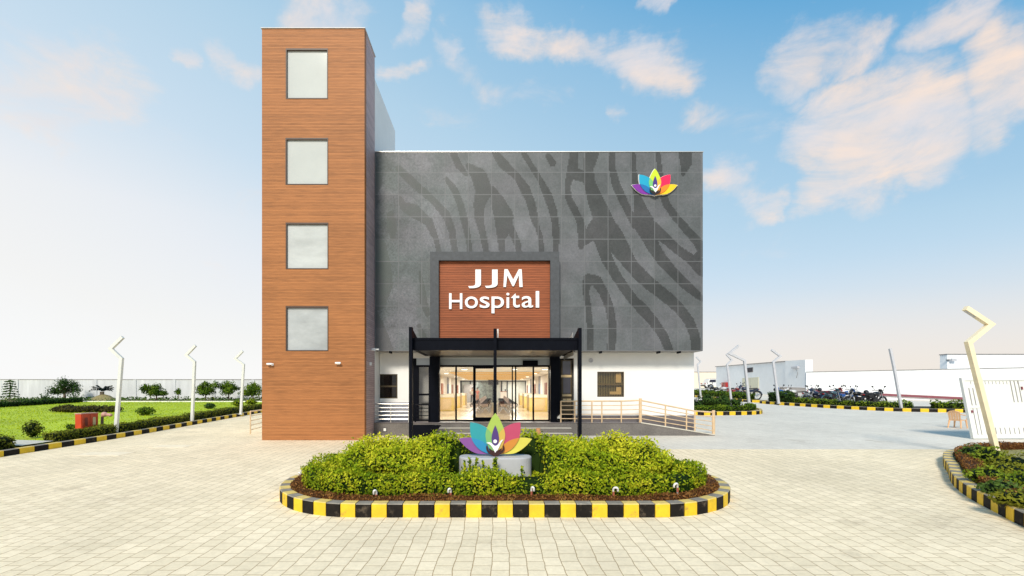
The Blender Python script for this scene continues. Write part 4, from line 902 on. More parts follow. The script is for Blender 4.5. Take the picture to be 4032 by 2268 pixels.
c = W(968.5,1081,ZR); t = thing('step_light','square white light set low in the granite platform front','light',(c.x,ZR,c.z-.06)); b = MB(); b.box(c.x-.06,c.x+.06,ZR-.025,ZR-.001,c.z-.06,c.z+.07); b.build('housing',FRAMEGREY,t); b = MB(); b.box(c.x-.045,c.x+.045,ZR-.033,ZR-.026,c.z-.045,c.z+.055); b.build('lens',PIPEW,t)
c = W(1486.5,907,ZW); b = MB(); b.lathe([(.085,0),(.08,-.03),(.045,-.03),(.04,-.005)],(c.x,ZW-.001,c.z),'y',18); tag(b.build('wall_vent',LAMPG),'faint round grey vent on the white wall above the blinds window','vent')  # ring built for a faint small wall lamp
# sign ----------------------------------------------------------
SG = thing('hospital_sign','brown slatted sign board in a thick grey frame with white JJM Hospital letters','sign',(X(1244,16.45),16.5,Z(855,16.5)))
ys_ = 16.45; fx0,fx1,fz1,fz0 = X(1082,ys_),X(1407,ys_),Z(633,ys_),Z(852,ys_)
jx0,jx1,jz1 = X(1103.5,ys_),X(1384.5,ys_),Z(655,ys_)
b = MB(); b.box(fx0,jx0,ys_,ZF-.004,fz0,fz1); b.box(jx1,fx1,ys_,ZF-.004,fz0,fz1); b.box(jx0,jx1,ys_,ZF-.004,jz1,fz1); b.build('frame',FRAMEGREY,SG)
b = MB(); b.box(jx0+.001,jx1-.001,ys_+.14,ys_+.2,fz0,jz1-.001); bo = b.build('board',SIGNWOOD,SG)
yl = ys_+.09
LT = [('J',713,802,850,980),('J',830,918,850,978),('M',958,1092,848,972),('H',580,672,1015,1125),('o',690,780,1038,1120),('s',793,862,1038,1118),('p',875,962,1038,1155),('i',978,1000,1012,1118),('t',1012,1072,1015,1115),('a',1085,1165,1035,1115),('l',1183,1207,1000,1115)]
for ch,x0,x1,y0,y1 in LT:
    if ch == 'M':
        p0, p1 = cr(x0,y0), cr(x1,y1); ax,bx_,az_,bz_ = X(p0[0],yl),X(p1[0],yl),Z(p1[1],yl),Z(p0[1],yl)
        b = MB(); b.prism([(ax+(bx_-ax)*u, az_+(bz_-az_)*v) for u,v in ((0,0),(.05,1),(.22,1),(.51,.42),(.80,1),(.95,1),(1,0),(.83,0),(.80,.66),(.545,.05),(.47,.05),(.20,.66),(.13,0))],yl,yl+.05)
        o = b.build('letter',WLETTER,SG); o['label'] = 'raised white letter M'; continue
    cu = bpy.data.curves.new('letter','FONT'); cu.body = ch; cu.extrude = .02; cu.offset = .006 if ch not in 'il' else .004
    to = bpy.data.objects.new('tmp',cu); COL.objects.link(to); bpy.context.view_layer.update()
    me = bpy.data.meshes.new_from_object(to.evaluated_get(bpy.context.evaluated_depsgraph_get())); bpy.data.objects.remove(to)
    a = np.array([v.co[:] for v in me.vertices]); mn, mx_ = a.min(0), a.max(0)
    p0, p1 = cr(x0,y0), cr(x1,y1); wx0,wx1,wz1,wz0 = X(p0[0],yl),X(p1[0],yl),Z(p0[1],yl),Z(p1[1],yl)
    for v in me.vertices:
        c = v.co.copy(); u = (c.x-mn[0])/(mx_[0]-mn[0]); q = (c.y-mn[1])/(mx_[1]-mn[1]); w_ = (c.z-mn[2])/(mx_[2]-mn[2])
        v.co = Vector((wx0+(wx1-wx0)*u, yl+(1-w_)*.05, wz0+(wz1-wz0)*q))-Vector(SG.location)
    me.materials.clear(); me.materials.append(WLETTER); me.name = 'letter'
    o = bpy.data.objects.new('letter',me); COL.objects.link(o); o.parent = SG; o['label'] = 'raised white letter '+ch
emblem('lotus_emblem','small glossy flower emblem with white rims mounted high on the dark cladding',X(1648,ZF-.12),ZF-.08,Z(490,ZF-.12),114/1505/F*ZF,EM2,True,.05)

# ================================================================ INTERIOR THINGS
def bench():
    t = thing('waiting_bench','row of steel waiting seats','bench',(0,0,0),'steel waiting benches in the lobby'); s = .8
    for i in range(3):
        y = (-.58+i*.58)*s; b = MB()
        b.hexa([(-.22*s,y-.25*s,.40*s),(.22*s,y-.25*s,.43*s),(.22*s,y+.25*s,.43*s),(-.22*s,y+.25*s,.40*s),(-.22*s,y-.25*s,.42*s),(.22*s,y-.25*s,.45*s),(.22*s,y+.25*s,.45*s),(-.22*s,y+.25*s,.42*s)]); b.build('seat',CHAIRM,t)
        b = MB(); b.hexa([(-.24*s,y-.25*s,.42*s),(-.21*s,y-.25*s,.42*s),(-.21*s,y+.25*s,.42*s),(-.24*s,y+.25*s,.42*s),(-.36*s,y-.25*s,.88*s),(-.33*s,y-.25*s,.88*s),(-.33*s,y+.25*s,.88*s),(-.36*s,y+.25*s,.88*s)]); b.build('backrest',CHAIRM,t)
    b = MB(); b.bar((0,-.9*s,.36*s),(0,.9*s,.36*s),.06*s); b.build('beam',CHROME,t)
    for y in (-.85*s,.85*s):
        b = MB(); b.bar((0,y,.36*s),(-.30*s,y,.02),.035*s); b.bar((0,y,.36*s),(.30*s,y,.02),.035*s); b.build('leg',CHROME,t)
        b = MB(); b.tube([(-.27*s,y,.60*s),(.16*s,y,.62*s),(.22*s,y,.56*s),(.18*s,y,.42*s)],.016,6); b.build('armrest',BLACK,t)
    return t
B0 = bench(); first = True
rows = [(-1.09,math.pi,'outer left'),(-.53,0,'inner left'),(.35,math.pi,'inner right'),(.87,0,'outer right')]
ordn = ['nearest','second','third','fourth','fifth','sixth','farthest']
for x, rz, nm in rows:
    for i in range(7):
        lb = f'steel waiting bench, {ordn[i]} from the glass doors in the {nm} row'
        loc = (x, 23.9+i*2.15, FL)
        if first: B0.location = loc; B0.rotation_euler = (0,0,rz); B0['label'] = lb; first = False
        else: dup(B0, loc, rz, lb)
def counter(px0, px1, xw, s, ylen, lb):
    xin = xw+s*1.05; y = yof(px0,xin) if False else None
cn = [(-1,26.2,'yellow lit service counter nearest the doors on the left lobby wall'),(-1,30.5,'second yellow lit counter on the left lobby wall'),(-1,35.5,'farthest yellow lit counter on the left lobby wall'),(1,25.4,'yellow lit service counter nearest the doors on the right lobby wall'),(1,30.0,'second yellow lit counter on the right lobby wall'),(1,35.5,'farthest yellow lit counter on the right lobby wall')]
for s,y,lb in cn:
    xw = ix0 if s < 0 else ix1; xi = xw-s*1.0
    t = thing('service_counter',lb,'counter',((xw+xi)/2,y,FL),'lobby service counters'); lo,hi = min(xw,xi)+.02,max(xw,xi)-.02
    b = MB(); b.box(lo,hi,y,y+2.2,FL+.005,FL+.74); b.build('body',COUNTER,t)
    b = MB(); b.box(lo-.0,hi+.0,y-.05,y+2.25,FL+.742,FL+.90); b.build('counter_top',CTOP,t)
    b = MB(); b.box(lo+.18,hi-.14,y-.02,y-.002,FL+.06,FL+.66); b.build('front_panel',TANLEDGE,t)
k = 0
for x in (-2.55,-1.3,.75,2.0):
    for y in (19.6,24.5,30.5,37.0):
        if abs(x) < 1.5 and y > 22: xx = -2.45 if x < 0 else 2.35; 
        else: xx = x
        if abs(x) < 1.5 and y > 22: continue
        t = thing('downlight',f'round ceiling downlight, {["nearest","second","third","farthest"][(19.6,24.5,30.5,37.0).index(y)]} from the doors in the {["left","centre left","centre right","right"][(-2.55,-1.3,.75,2.0).index(x)]} line','lamp',(xx,y,ICZ-.03),'lobby ceiling downlights')
        b = MB(); b.lathe([(.15,0),(.16,-.03),(.12,-.03)],(xx,y,ICZ-.001),'z',16); b.build('rim',CTOP,t)
        b = MB(); b.lathe([(.115,0),(.115,-.004)],(xx,y,ICZ-.032),'z',14); b.build('lamp_lens',DOWNL,t)
for i,y in enumerate((19.5,24,29,34,39.5,42.6)):  # last pair added to brighten the end wall
    for x in (-1.9,1.4):
        la = bpy.data.lights.new('ceiling_light','AREA'); la.shape = 'DISK'; la.size = .5; la.energy = 72; la.color = (1,.95,.86)
        o = bpy.data.objects.new('ceiling_light',la); COL.objects.link(o); o.location = (x,y,ICZ-.09)
t = thing('television','black television hanging under the lobby ceiling','television',(X(1241,40),40,Z(968,40))); b = MB(); b.box(X(1228,40),X(1254,40),40,40.08,Z(968,40),Z(953,40)); b.build('screen',CAMB,t); b = MB(); b.bar((X(1241,40),40.1,Z(955,40)),(X(1241,40),40.1,ICZ),.05); b.build('bracket',BLACK,t)
t = thing('reception_desk','white reception desk at the far right end of the lobby','desk',(X(1266,42.5),42.5,FL)); b = MB(); b.box(X(1259,42.5),X(1275,42.5),42.5,43.2,FL,Z(986,42.5)); b.build('desk_front',CAMW,t); b = MB(); b.box(X(1258.5,42.5),X(1275.5,42.5),42.45,43.25,Z(986,42.5)+.002,Z(985,42.5)+.02); b.build('desk_top',DBROWN,t)
t = thing('computer_monitor','small black monitor on the white reception desk','monitor',(X(1271,42.7),42.7,Z(985,42.5)+.02)); b = MB(); b.box(X(1269.5,42.7),X(1272.8,42.7),42.7,42.73,Z(985,42.5)+.06,Z(985,42.5)+.2); b.build('screen',CAMB,t); b = MB(); b.box(X(1270.8,42.7),X(1271.4,42.7),42.7,42.76,Z(985,42.5)+.022,Z(985,42.5)+.06); b.build('stand',BLACK,t)
# people ----------------------------------------------------------
def skinned(name, joints, edges, mat_, parent, off):
    me = bpy.data.meshes.new(name); me.from_pydata([j[:3] for j in joints],edges,[])
    o = bpy.data.objects.new(name,me); COL.objects.link(o)
    md = o.modifiers.new('s','SKIN'); sv = me.skin_vertices[0].data
    for i,j in enumerate(joints): sv[i].radius = (j[3],j[4] if len(j) > 4 else j[3])
    sv[0].use_root = True
    o.modifiers.new('ss','SUBSURF').levels = 1
    bpy.context.view_layer.update()
    m2 = bpy.data.meshes.new_from_object(o.evaluated_get(bpy.context.evaluated_depsgraph_get())); bpy.data.objects.remove(o)
    m2.transform(Matrix.Translation(off)); m2.materials.clear(); m2.materials.append(mat_); m2.name = name
    for p in m2.polygons: p.use_smooth = True
    o = bpy.data.objects.new(name,m2); COL.objects.link(o); o.parent = parent; return o
def person(label, loc, s, rz, shirt, skirtcol, pose=0):
    t = thing('person',label,'person',(0,0,0)); z = Vector((0,0,0))
    J = [(0,0,.93,.10,.09),(0,0,1.15,.10,.08),(0,0,1.36,.13,.08),(0,0,1.47,.045),(0,-.01,1.56,.07,.08),(0,-.01,1.66,.06,.075),
         (.17,0,1.38,.05),(.24,.02,1.12,.038),(.22,-.10+pose*.0,.90,.028),(.22,-.14,.84,.022),(-.17,0,1.38,.05),(-.24,.02,1.12,.038),(-.20,-.16,1.0,.028),(-.16,-.22,.98,.022),
         (.09,0,.86,.085),(.10,-.01,.48,.058),(.10,.02,.09,.04),(.11,-.12,.04,.035),(-.09,0,.86,.085),(-.10,.0,.48,.058),(-.11,.04,.09,.04),(-.12,-.10,.04,.035)]
    E = [(0,1),(1,2),(2,3),(3,4),(4,5),(2,6),(6,7),(7,8),(8,9),(2,10),(10,11),(11,12),(12,13),(0,14),(14,15),(15,16),(16,17),(0,18),(18,19),(19,20),(20,21)]
    # fingers: five short chains per hand
    for hnd,(hx,hy,hz),d in ((9,(.22,-.14,.84),(0,-.3,-1)),(13,(-.16,-.22,.98),(.5,-1,-.1))):
        dv = Vector(d).normalized(); sd = dv.cross(Vector((1,0,0)) if hnd == 9 else Vector((0,0,1))).normalized()
        for q in range(5):
            a = Vector((hx,hy,hz))+sd*(q-2)*.016; L_ = (.045,.07,.075,.07,.055)[q]; i0 = len(J)
            J.append((*(a+dv*L_*.6),.009)); J.append((*(a+dv*L_+Vector((0,.012,0))),.008)); E += [(hnd,i0),(i0,i0+1)]
    body = skinned('body',J,E,SKIN,t,z)
    sh = [(0,0,.90,.125,.10),(0,0,1.15,.125,.095),(0,0,1.37,.14,.095),(.175,0,1.385,.062),(.22,.015,1.18,.055),(-.175,0,1.385,.062),(-.22,.015,1.18,.055)]
    skinned('shirt',sh,[(0,1),(1,2),(2,3),(3,4),(2,5),(5,6)],shirt,t,z)
    tr = [(0,0,.94,.115,.10),(.09,0,.85,.092),(.10,-.01,.48,.066),(.10,.02,.10,.055),(-.09,0,.85,.092),(-.10,0,.48,.066),(-.11,.04,.10,.055)]
    skinned('trousers',tr,[(0,1),(1,2),(2,3),(0,4),(4,5),(5,6)],skirtcol,t,z)
    b = MB(); b.ball((0,.015,1.66),(.085,.095,.085),0,14,8); b.build('hair',HAIR,t,smooth=True)
    b = MB(); b.ball((0,-.085,1.60),(.012,.02,.018),0,8,6); b.build('nose',SKIN,t,smooth=True)
    for sx_ in (-1,1):
        b = MB(); b.ball((sx_*.028,-.075,1.63),(.011,.008,.007),0,8,6); b.build('eye',CAMB,t)
        b = MB(); b.ball((sx_*.082,.0,1.60),(.012,.022,.03),0,8,6); b.build('ear',SKIN,t,smooth=True)
    b = MB(); b.ball((0,-.082,1.555),(.022,.006,.006),0,8,6); b.build('mouth',PIPER,t)
    t.location = loc; t.rotation_euler = (0,0,rz); t.scale = (s,s,s); return t
person('man in a white shirt and dark trousers standing in the lobby behind the seats',(X(1188,39.5),39.5,FL),.80,.2,SHIRTW,TROUS)
person('blurred person in a red top standing in the lobby left of the marble panel',(X(1201,41.0),41.0,FL),.78,-.4,SHIRTR,DBROWN)
# things by the right column
c = W(1412,1050,16.95); t = thing('wheelchair','folded black and white wheelchair behind the right black column','wheelchair',(c.x,c.y,FL))
b = MB(); b.tube([(c.x-.02+.14*math.cos(a),c.y,FL+.16+.14*math.sin(a)) for a in [2*math.pi*i/20 for i in range(21)]],.014,6); b.build('wheel',TYRE,t)
b = MB(); b.hexa([(c.x-.16,c.y+.05,FL+.14),(c.x+.0,c.y+.05,FL+.12),(c.x+.0,c.y+.09,FL+.12),(c.x-.16,c.y+.09,FL+.14),(c.x-.12,c.y+.05,FL+.2),(c.x+.03,c.y+.05,FL+.34),(c.x+.03,c.y+.09,FL+.34),(c.x-.12,c.y+.09,FL+.2)]); b.build('seat',PIPEW,t)
b = MB(); b.tube([(c.x+.02,c.y+.06,FL+.40),(c.x-.02,c.y+.06,FL+.14),(c.x+.10,c.y+.02,FL+.03)],.013,6); b.build('frame',BLACK,t)
c = W(1423,1063,10.3); 
c = W(1422,1073,14.8); t=thing('clay_pot','tan clay pot behind the hedge left of the right black column','pot',(X(1354,15.5),15.5,gz(0,15.5)))
x=X(1354,15.5); zt_=Z(1077,15.5); b=MB(); b.lathe([(.06,0),(.08,.2),(.09,zt_-gz(0,15.5)-.1),(.06,zt_-gz(0,15.5)-.08),(.075,zt_-gz(0,15.5))],(x,15.5,gz(0,15.5)),'z',14); b.build('pot',TERRA,t,smooth=True)

# ================================================================ STREET LAMPS
def lamp(label, bx, by, tx, ty, kx, ky, ex, ey, Yd, mat_, wd=.10, base_off=.12, edge=False, mid=None):
    """zigzag lamp: base, upper end of the straight pole (kx,ky), elbow (ex,ey), tip (tx,ty), all at depth Yd"""
    b0 = W(bx,by,Yd); k = W(kx,ky,Yd); e = W(ex,ey,Yd); tp = W(tx,ty,Yd)
    t = thing('street_lamp',label,'street lamp',(b0.x,Yd,gz(b0.x,Yd)+base_off),'zigzag street lamps')
    bb = Vector((b0.x,Yd,gz(b0.x,Yd)+base_off-.03))
    def joined(pts, w):
        res = []; offs = []
        for i,p in enumerate(pts):
            d0 = (pts[i]-pts[i-1]).normalized() if i else (pts[1]-pts[0]).normalized()
            d1 = (pts[i+1]-pts[i]).normalized() if i < len(pts)-1 else d0
            n0 = Vector((-d0.z,0,d0.x)); n1 = Vector((-d1.z,0,d1.x)); m_ = (n0+n1).normalized(); offs.append(m_*(w/2)/max(.4,m_.dot(n0)))
        for i in range(len(pts)-1):
            a,c,oa,oc = pts[i],pts[i+1],offs[i],offs[i+1]; y = Vector((0,w/2,0))
            res.append([a-oa-y,a+oa-y,a+oa+y,a-oa+y,c-oc-y,c+oc-y,c+oc+y,c-oc+y])
        return res
    h3 = joined([bb,k,e,tp],wd); b = MB(); b.hexa(h3[0]); b.build('pole',mat_,t)
    b = MB(); b.hexa(h3[1]); b.hexa(h3[2]); arm = b.build('zigzag_arm',mat_,t)
    d = (tp-e); c0 = e+d*.55; c1 = e+d*.95; n_ = Vector((-d.z,0,d.x)).normalized()
    if n_.z > 0: n_ = -n_
    b = MB(); b.bar(c0+n_*wd*.51,c1+n_*wd*.51,wd*.6,.012,0,n_); b.build('lamp_panel',LAMPG,arm)
    b = MB(); b.box(bb.x-.11,bb.x+.11,Yd-.11,Yd+.11,bb.z+.03,bb.z+.045); b.build('base_plate',mat_,t)
lamp('white zigzag lamp nearest the camera on the left lawn, behind the red cabinet',291,1087,309,848,306,902,279,877,16.5,LAMPW)
lamp('white zigzag lamp in the middle of the three on the lawn kerb',483,1056,492,869,489.5,910,469,893,20.7,LAMPW)
lamp('white zigzag lamp on the lawn kerb closest to the brown tower',605.5,1036,611,883,613,917,592,902,24.7,LAMPW)
lamp('large cream zigzag lamp in the round bed in front of the white gate',2507,1142,2428,775,2436,862,2491,816.5,12.25,LAMPY,.115,.15)
lamp('tall pinkish grey zigzag lamp bent to the left in the middle right bed',1886,1027,1859,869,1873,907,1835,889,28.7,LAMPG,.13,.12)
lamp('grey zigzag lamp at the left end of the motorcycle hedge',1959,1014,1941,880,1945,911,1963,896,34.4,LAMPG,.135,.12)
lamp('grey zigzag lamp standing beside the red wall cabinet on the far kerb',1839.5,1005,1827,891,1829,917.5,1841,906,40,LAMPG,.13,.12)
lamp('thin zigzag lamp closest to the white corner of the hospital',1763,998,1752,898,1755,917,1763,910,45.4,LAMPG,.125,.12)
# lamp seen end on
t = thing('street_lamp','straight looking grey lamp seen end on behind the right motorcycles','street lamp',(X(2268,28.5),28.5,gz(24,28.5)+.12),'zigzag street lamps')
a = W(2268,1029,28.5); a.z = gz(a.x,28.5)+.09; k = W(2249,924,28.5); e = W(2244,900,28.5); tp = W(2239,877,28.5)
b = MB(); b.bar(a,k,.125); b.build('pole',LAMPG,t)
b = MB(); b.bar(k,e,.124); b.bar(e,tp,.124); b.build('zigzag_arm',LAMPG,t)

# ================================================================ LEFT GARDEN
LK = [(-12.9,4),(-12.86,9),(-12.83,12.35),(-12.76,15),(-12.82,17.5),(-13.03,20.5),(-13.35,25),(-13.55,30),(-13.75,36.5)]
lk = smooth_path(LK)
kerb('kerb',lk,False,.16,.15,.40,1,'yellow and black striped kerb along the left lawn')
lawn = MB(); P = resample(lk,1.0); Nn = normals(P,False)
for i in range(len(P)-1):
    a,c = P[i]+Nn[i]*.14, P[i+1]+Nn[i+1]*.14; pr = -60
    lx = [a[0],-15,-18,-22,-28,-36,pr]; rx = [c[0],-15,-18,-22,-28,-36,pr]
    for q in range(6): lawn.add([(lx[q],a[1],gz(0,a[1])+.12),(rx[q],c[1],gz(0,c[1])+.12),(rx[q+1],c[1],gz(0,c[1])+.12),(lx[q+1],a[1],gz(0,a[1])+.12)],[(0,1,2,3)])
struct('lawn',lawn,GRASS,label='bright yellow green mown lawn on the left')
# grass blades, denser near
n = 26000; yy = 11+26*rng.random(n)**1.3; xx = -13.4-rng.random(n)*20; m = LM()
gg = SL*yy+.13; P3 = np.stack([xx,yy,gg+.02],1); leaves(m,P3,np.stack([rng.normal(size=n),rng.normal(size=n),np.ones(n)*.1],1),.07,pal(n,[(.26,.36,.008),(.34,.44,.010),(.42,.50,.012),(.50,.55,.02)],.1,P3,.8,.3),.35,.5)
tag(m.build('grass',LEAF,origin=(-20,22,.6)),'short mown grass blades over the left lawn',None,None,'stuff')
def lx(y): 
    P = np.array(lk); return float(np.interp(y,P[:,1],P[:,0]))
def hpath(y0,y1,off): return [(lx(y)-off,y) for y in np.arange(y0,y1,.5)]+[(lx(y1)-off,y1)]
tag(hedge(hpath(14.15,16.35,.45),.42,.30,.12,.06,700,G_OLIVE,w=.18,lump=.05).build('hedge',LEAF),'low clipped hedge in front of the red cabinet','hedge',None)
tag(hedge(hpath(16.62,20.55,.45),.42,.30,.12,.06,600,G_OLIVE,w=.18,lump=.05).build('hedge',LEAF),'low clipped hedge between the first and second lawn lamps','hedge',None)
tag(hedge(hpath(20.85,36,.45),.42,.32,.12,.075,380,G_OLIVE,w=.14,lump=.05).build('hedge',LEAF),'low clipped hedge running from the second lawn lamp to behind the tower','hedge',None)
tag(hedge(hpath(9.0,12.95,.55),.6,.36,.12,.06,600,G_OLIVE,w=-.05,lump=.08).build('hedge',LEAF),'dark low hedge at the left edge before the path gap','hedge',None)
b = MB(); b.add([(-12.98,13.05,gz(0,13.05)+.2),(-12.98,14.0,gz(0,14.0)+.2),(-16.5,14.6,gz(0,14.6)+.2),(-16.5,13.5,gz(0,13.5)+.2)],[(0,1,2,3)]); struct('path',b,CONC,label='pale concrete path crossing the hedge gap')
shrub('shrub','small round bush beside the path gap in the left hedge',X(82,15.2),15.2,.26,.55,G_OLIVE,420,.07)
shrub('shrub','rounded yellow green box bush on the lawn right of the first lamp',X(366,24),24,.40,.42,G_MID,650,.08)
shrub('shrub','small dark bush on the lawn left of the lamp closest to the tower',X(528,28.8),28.8,.30,.34,G_DARK,350,.09)
shrub('shrub','bright low bush at the foot of the lamp closest to the tower',X(598,31),31,.35,.4,G_BRIGHT,300,.1,w=.1)
shrub('shrub','bright low bush by the tower side at the end of the lawn',X(632,32.5),32.5,.40,.4,G_BRIGHT,300,.1,w=.1)
shrub('shrub','tiny bush on the lawn just left of the red cabinet',X(178,17.6),17.6,.18,.2,G_MID,160,.06)
# oval bed
m = LM(); cx_,cy_ = -22.5,26.3
for i in range(9):
    a = -1+2*(i+.5)/9; blob(m,(cx_+1.75*a,cy_+.15*math.sin(i*2.1),gz(0,cy_)+.27+.03*math.sin(i*1.7)),(.32,.8*math.sqrt(1-a*a*.8),.22+.05*math.sin(i*2.3)),.10,260,[(.03,.03,.008),(.06,.05,.014),(.10,.09,.02),(.16,.14,.03)],0,(.02,.018,.006))
tag(m.build('oval_hedge',LEAF,origin=(cx_,cy_,gz(0,cy_)+.12)),'olive brown oval planting in the middle of the lawn','hedge')
# boundary wall
WY = 40.0; wt0 = Z(954,WY)
b = MB(); b.box(-75,-8.2,WY,WY+.25,gz(-20,WY)-.2,wt0-.04); bw = b.build('boundary_wall',STAIN,origin=(-40,WY,gz(-20,WY)))
tag(bw,'long white stained boundary wall behind the left garden','wall')
b = MB(); b.box(-75,-8.2,WY-.03,WY+.28,wt0-.038,wt0); b.build('coping',GREYSH,bw)
b = MB()
for x in np.arange(-70,-9,3.3): b.box(x,x+.25,WY-.05,WY-.002,gz(-20,WY)-.1,wt0-.04)
b.build('pier',STAIN,bw)
b = MB(); b.add([(-60,36.6,gz(0,36.6)+.135),(-13.8,36.6,gz(0,36.6)+.135),(-13.8,WY,gz(0,WY)+.135),(-60,WY,gz(0,WY)+.135)],[(0,1,2,3)]); struct('wall_bed',b,SOIL,label='strip of planted soil below the boundary wall')
b = MB(); b.box(-31.7,-13.8,36.35,36.55,gz(0,36)-.0,gz(0,36)+.21); b.box(-31.9,-31.7,28,36.55,gz(0,28),gz(0,36)+.2); struct('edging',b,PIPEW,label='low white edging between the lawn and the wall bed')
tag(hedge([(-31.4,36.0),(-31.3,28)],.5,.34,.12,.10,220,G_DARK).build('hedge',LEAF),'dark low hedge beside the white edging at the far left','hedge')
m = LM(); n = 2600
xx = -14-rng.random(n)*26; yy = 37+rng.random(n)*2.6; P3 = np.stack([xx,yy,SL*yy+.14+rng.random(n)*.28*(.4+.6*np.abs(np.sin(xx*.9)))],1)
leaves(m,P3,np.stack([rng.normal(size=n),-np.ones(n),np.ones(n)],1),.16,pal(n,G_DARK+[(.14,.13,.04)],.1,P3,1.2)); tag(m.build('ground_cover',LEAF,origin=(-26,38,1.2)),'low mixed ground cover at the foot of the boundary wall',None,None,'stuff')
TY = 38.0
tree('ornamental_tree','small spreading tree by the wall right of the first lawn lamp',X(393,TY),TY,1.42,1.0,1.15,G_MID,'four matching small trees before the wall',2200,.14,seed=3)
tree('ornamental_tree','small spreading tree by the wall just right of the second lawn lamp',X(517,TY),TY,1.42,1.0,1.15,G_MID,'four matching small trees before the wall',2200,.14,seed=8,w=.03)
tree('ornamental_tree','small tree by the wall with the tallest crown left of the third lawn lamp',X(575,TY),TY,1.55,1.05,1.2,G_MID,'four matching small trees before the wall',2200,.14,seed=11,w=.05)
tree('ornamental_tree','small tree by the wall closest to the brown tower',X(636,TY),TY,1.42,1.0,1.15,G_MID,'four matching small trees before the wall',2200,.14,seed=21,w=.08)
tree('round_tree','round headed dark tree by the wall at the far left',X(162,TY),TY,1.75,.98,1.5,G_DARK,None,3200,.12,seed=5,trunk_r=.09,clumps=11)
tree('sapling','thin low sapling before the wall between the first and second lamps',X(449,TY),TY,.95,.34,.6,G_MID,None,260,.13,seed=6,trunk_r=.02,clumps=4)
# araucaria
x,y = X(25,37.5),37.5; g_ = gz(x,y)+.12; t = thing('araucaria','tall tiered conifer at the far left edge of the wall','tree',(x,y,g_)); zt_ = Z(953,y)
b = MB(); b.tube([(x,y,g_-.1),(x,y,zt_)],[.05,.012],7); b.build('trunk',BARK,t); m = LM()
for i in range(7):
    z = g_+.45+(zt_-g_-.5)*i/6.5; r = .62*(1-.075*i)
    for j in range(7):
        a = 2*math.pi*j/7+i; k = 26; s = rng.random(k); P3 = np.stack([x+math.cos(a)*r*s,y+math.sin(a)*r*s,z-.10*s+rng.normal(size=k)*.02],1)
        leaves(m,P3,np.tile(np.array([[0,0,1.0]]),(k,1)),.12,pal(k,G_DARK,.15)*1.5,.5)
m.build('crown',LEAF,t)
# cycad on a mound
x,y = X(257,37.8),37.8; g_ = gz(x,y)+.13; m2 = MB(); vs=[];fs=[]
nn=24; rr_ = random.Random(4)
for i in range(6):
    q = i/5; 
    for j in range(nn): a = 2*math.pi*j/nn; r = (1-q)*(1+.12*(rr_.random()-.5)); vs.append((x+.1+1.15*r*math.cos(a),y+.7*r*math.sin(a),g_-.05+.55*(1-(1-q)**1.6)+.05*rr_.random()))
fs=[(i*nn+j,i*nn+(j+1)%nn,(i+1)*nn+(j+1)%nn,(i+1)*nn+j) for i in range(5) for j in range(nn)]
m2.add(vs,fs); tag(m2.build('soil_mound',SOIL,smooth=True),'brown earth mound under the palm','mound')
t = thing('cycad_palm','dark cycad palm on an earth mound left of the first lawn lamp','palm',(x,y,g_)); b = MB(); b.tube([(x,y,g_),(x,y,g_+.5),(x,y,Z(985,y))],[.17,.15,.14],9); b.build('trunk',BARK,t); m = LM(); zc = Z(985,y)
for j in range(20):
    a = 2*math.pi*j/20+.1*j; el = .45+.95*((j*7)%5)/5; k = 46; s = np.linspace(.05,1,k); L_ = .85
    rr2 = L_*s*math.cos(el*.6); zz = zc+.05+L_*(s*math.sin(el)*.95-s*s*.42)
    P3 = np.stack([x+math.cos(a)*rr2,y+math.sin(a)*rr2,zz],1)+rng.normal(size=(k,3))*.015
    leaves(m,P3,np.tile(np.array([[math.cos(a)*.3,math.sin(a)*.3,1.0]]),(k,1)),.15,pal(k,[(.006,.012,.012),(.01,.022,.02),(.02,.04,.03)],.1),.3)
m.build('crown',LEAF,t)
# agaves
for px,r,lb in ((190,.62,'spiky agave clump right of the round headed tree'),(112,.5,'spiky agave clump left of the round headed tree')):
    x,y = X(px,36.9),36.9; g_=gz(x,y)+.13; m = LM()
    for j in range(26):
        a = rng.random()*6.28; el = .3+rng.random()*1.0; k=7; s=np.linspace(.1,1,k); P3=np.stack([x+np.cos(a)*r*s*math.cos(el),y+np.sin(a)*r*s*math.cos(el),g_+r*1.25*s*math.sin(el)],1)
        leaves(m,P3,np.tile(np.array([[0,-.6,.8]]),(k,1)),.2,pal(k,G_DARK,.1),.35,.4)
    tag(m.build('agave',LEAF,origin=(x,y,g_)),lb,'plant')
# red fire hose cabinet
bx = -13.70; y0,y1 = 15.75,16.42; z1,z0 = Z(1041,16),Z(1083,16)
t = thing('hose_cabinet','red fire hose cabinet with two glazed doors behind the left hedge','cabinet',(bx-.1,16.08,gz(bx,16)+.12))
b = MB(); b.box(bx-.2,bx,y0,y1,z0,z1); b.build('cabinet_body',REDBOX,t)
b = MB(); b.box(bx-.215,bx+.015,y0-.015,y1+.015,z1+.001,z1+.03); b.build('cabinet_top',PINK,t)
for i in range(2):
    a = y0+.02+i*(y1-y0-.03)/2; c = a+(y1-y0-.06)/2; b = MB(); b.box(bx+.001,bx+.016,a,c,z0+.03,z1-.03); d = b.build('door',REDBOX,t)
    b = MB(); b.prismz([(0,0)],0,0) if False else None
    pts = []
    for q in range(12): an = 2*math.pi*q/12; pts.append(((a+c)/2+.075*max(-.8,min(.8,math.cos(an)*1.2)), (z0+z1)/2+.02+.155*max(-.9,min(.9,math.sin(an)*1.15))))
    vs = [(bx+.0165,p[0],p[1]) for p in pts]+[(bx+.022,p[0],p[1]) for p in pts]; nn=12
    b.add(vs,[tuple(range(nn-1,-1,-1)),tuple(range(nn,2*nn))]+[(i_,(i_+1)%nn,nn+(i_+1)%nn,nn+i_) for i_ in range(nn)]); b.build('door_window',TANLEDGE if i else REDDK,d)
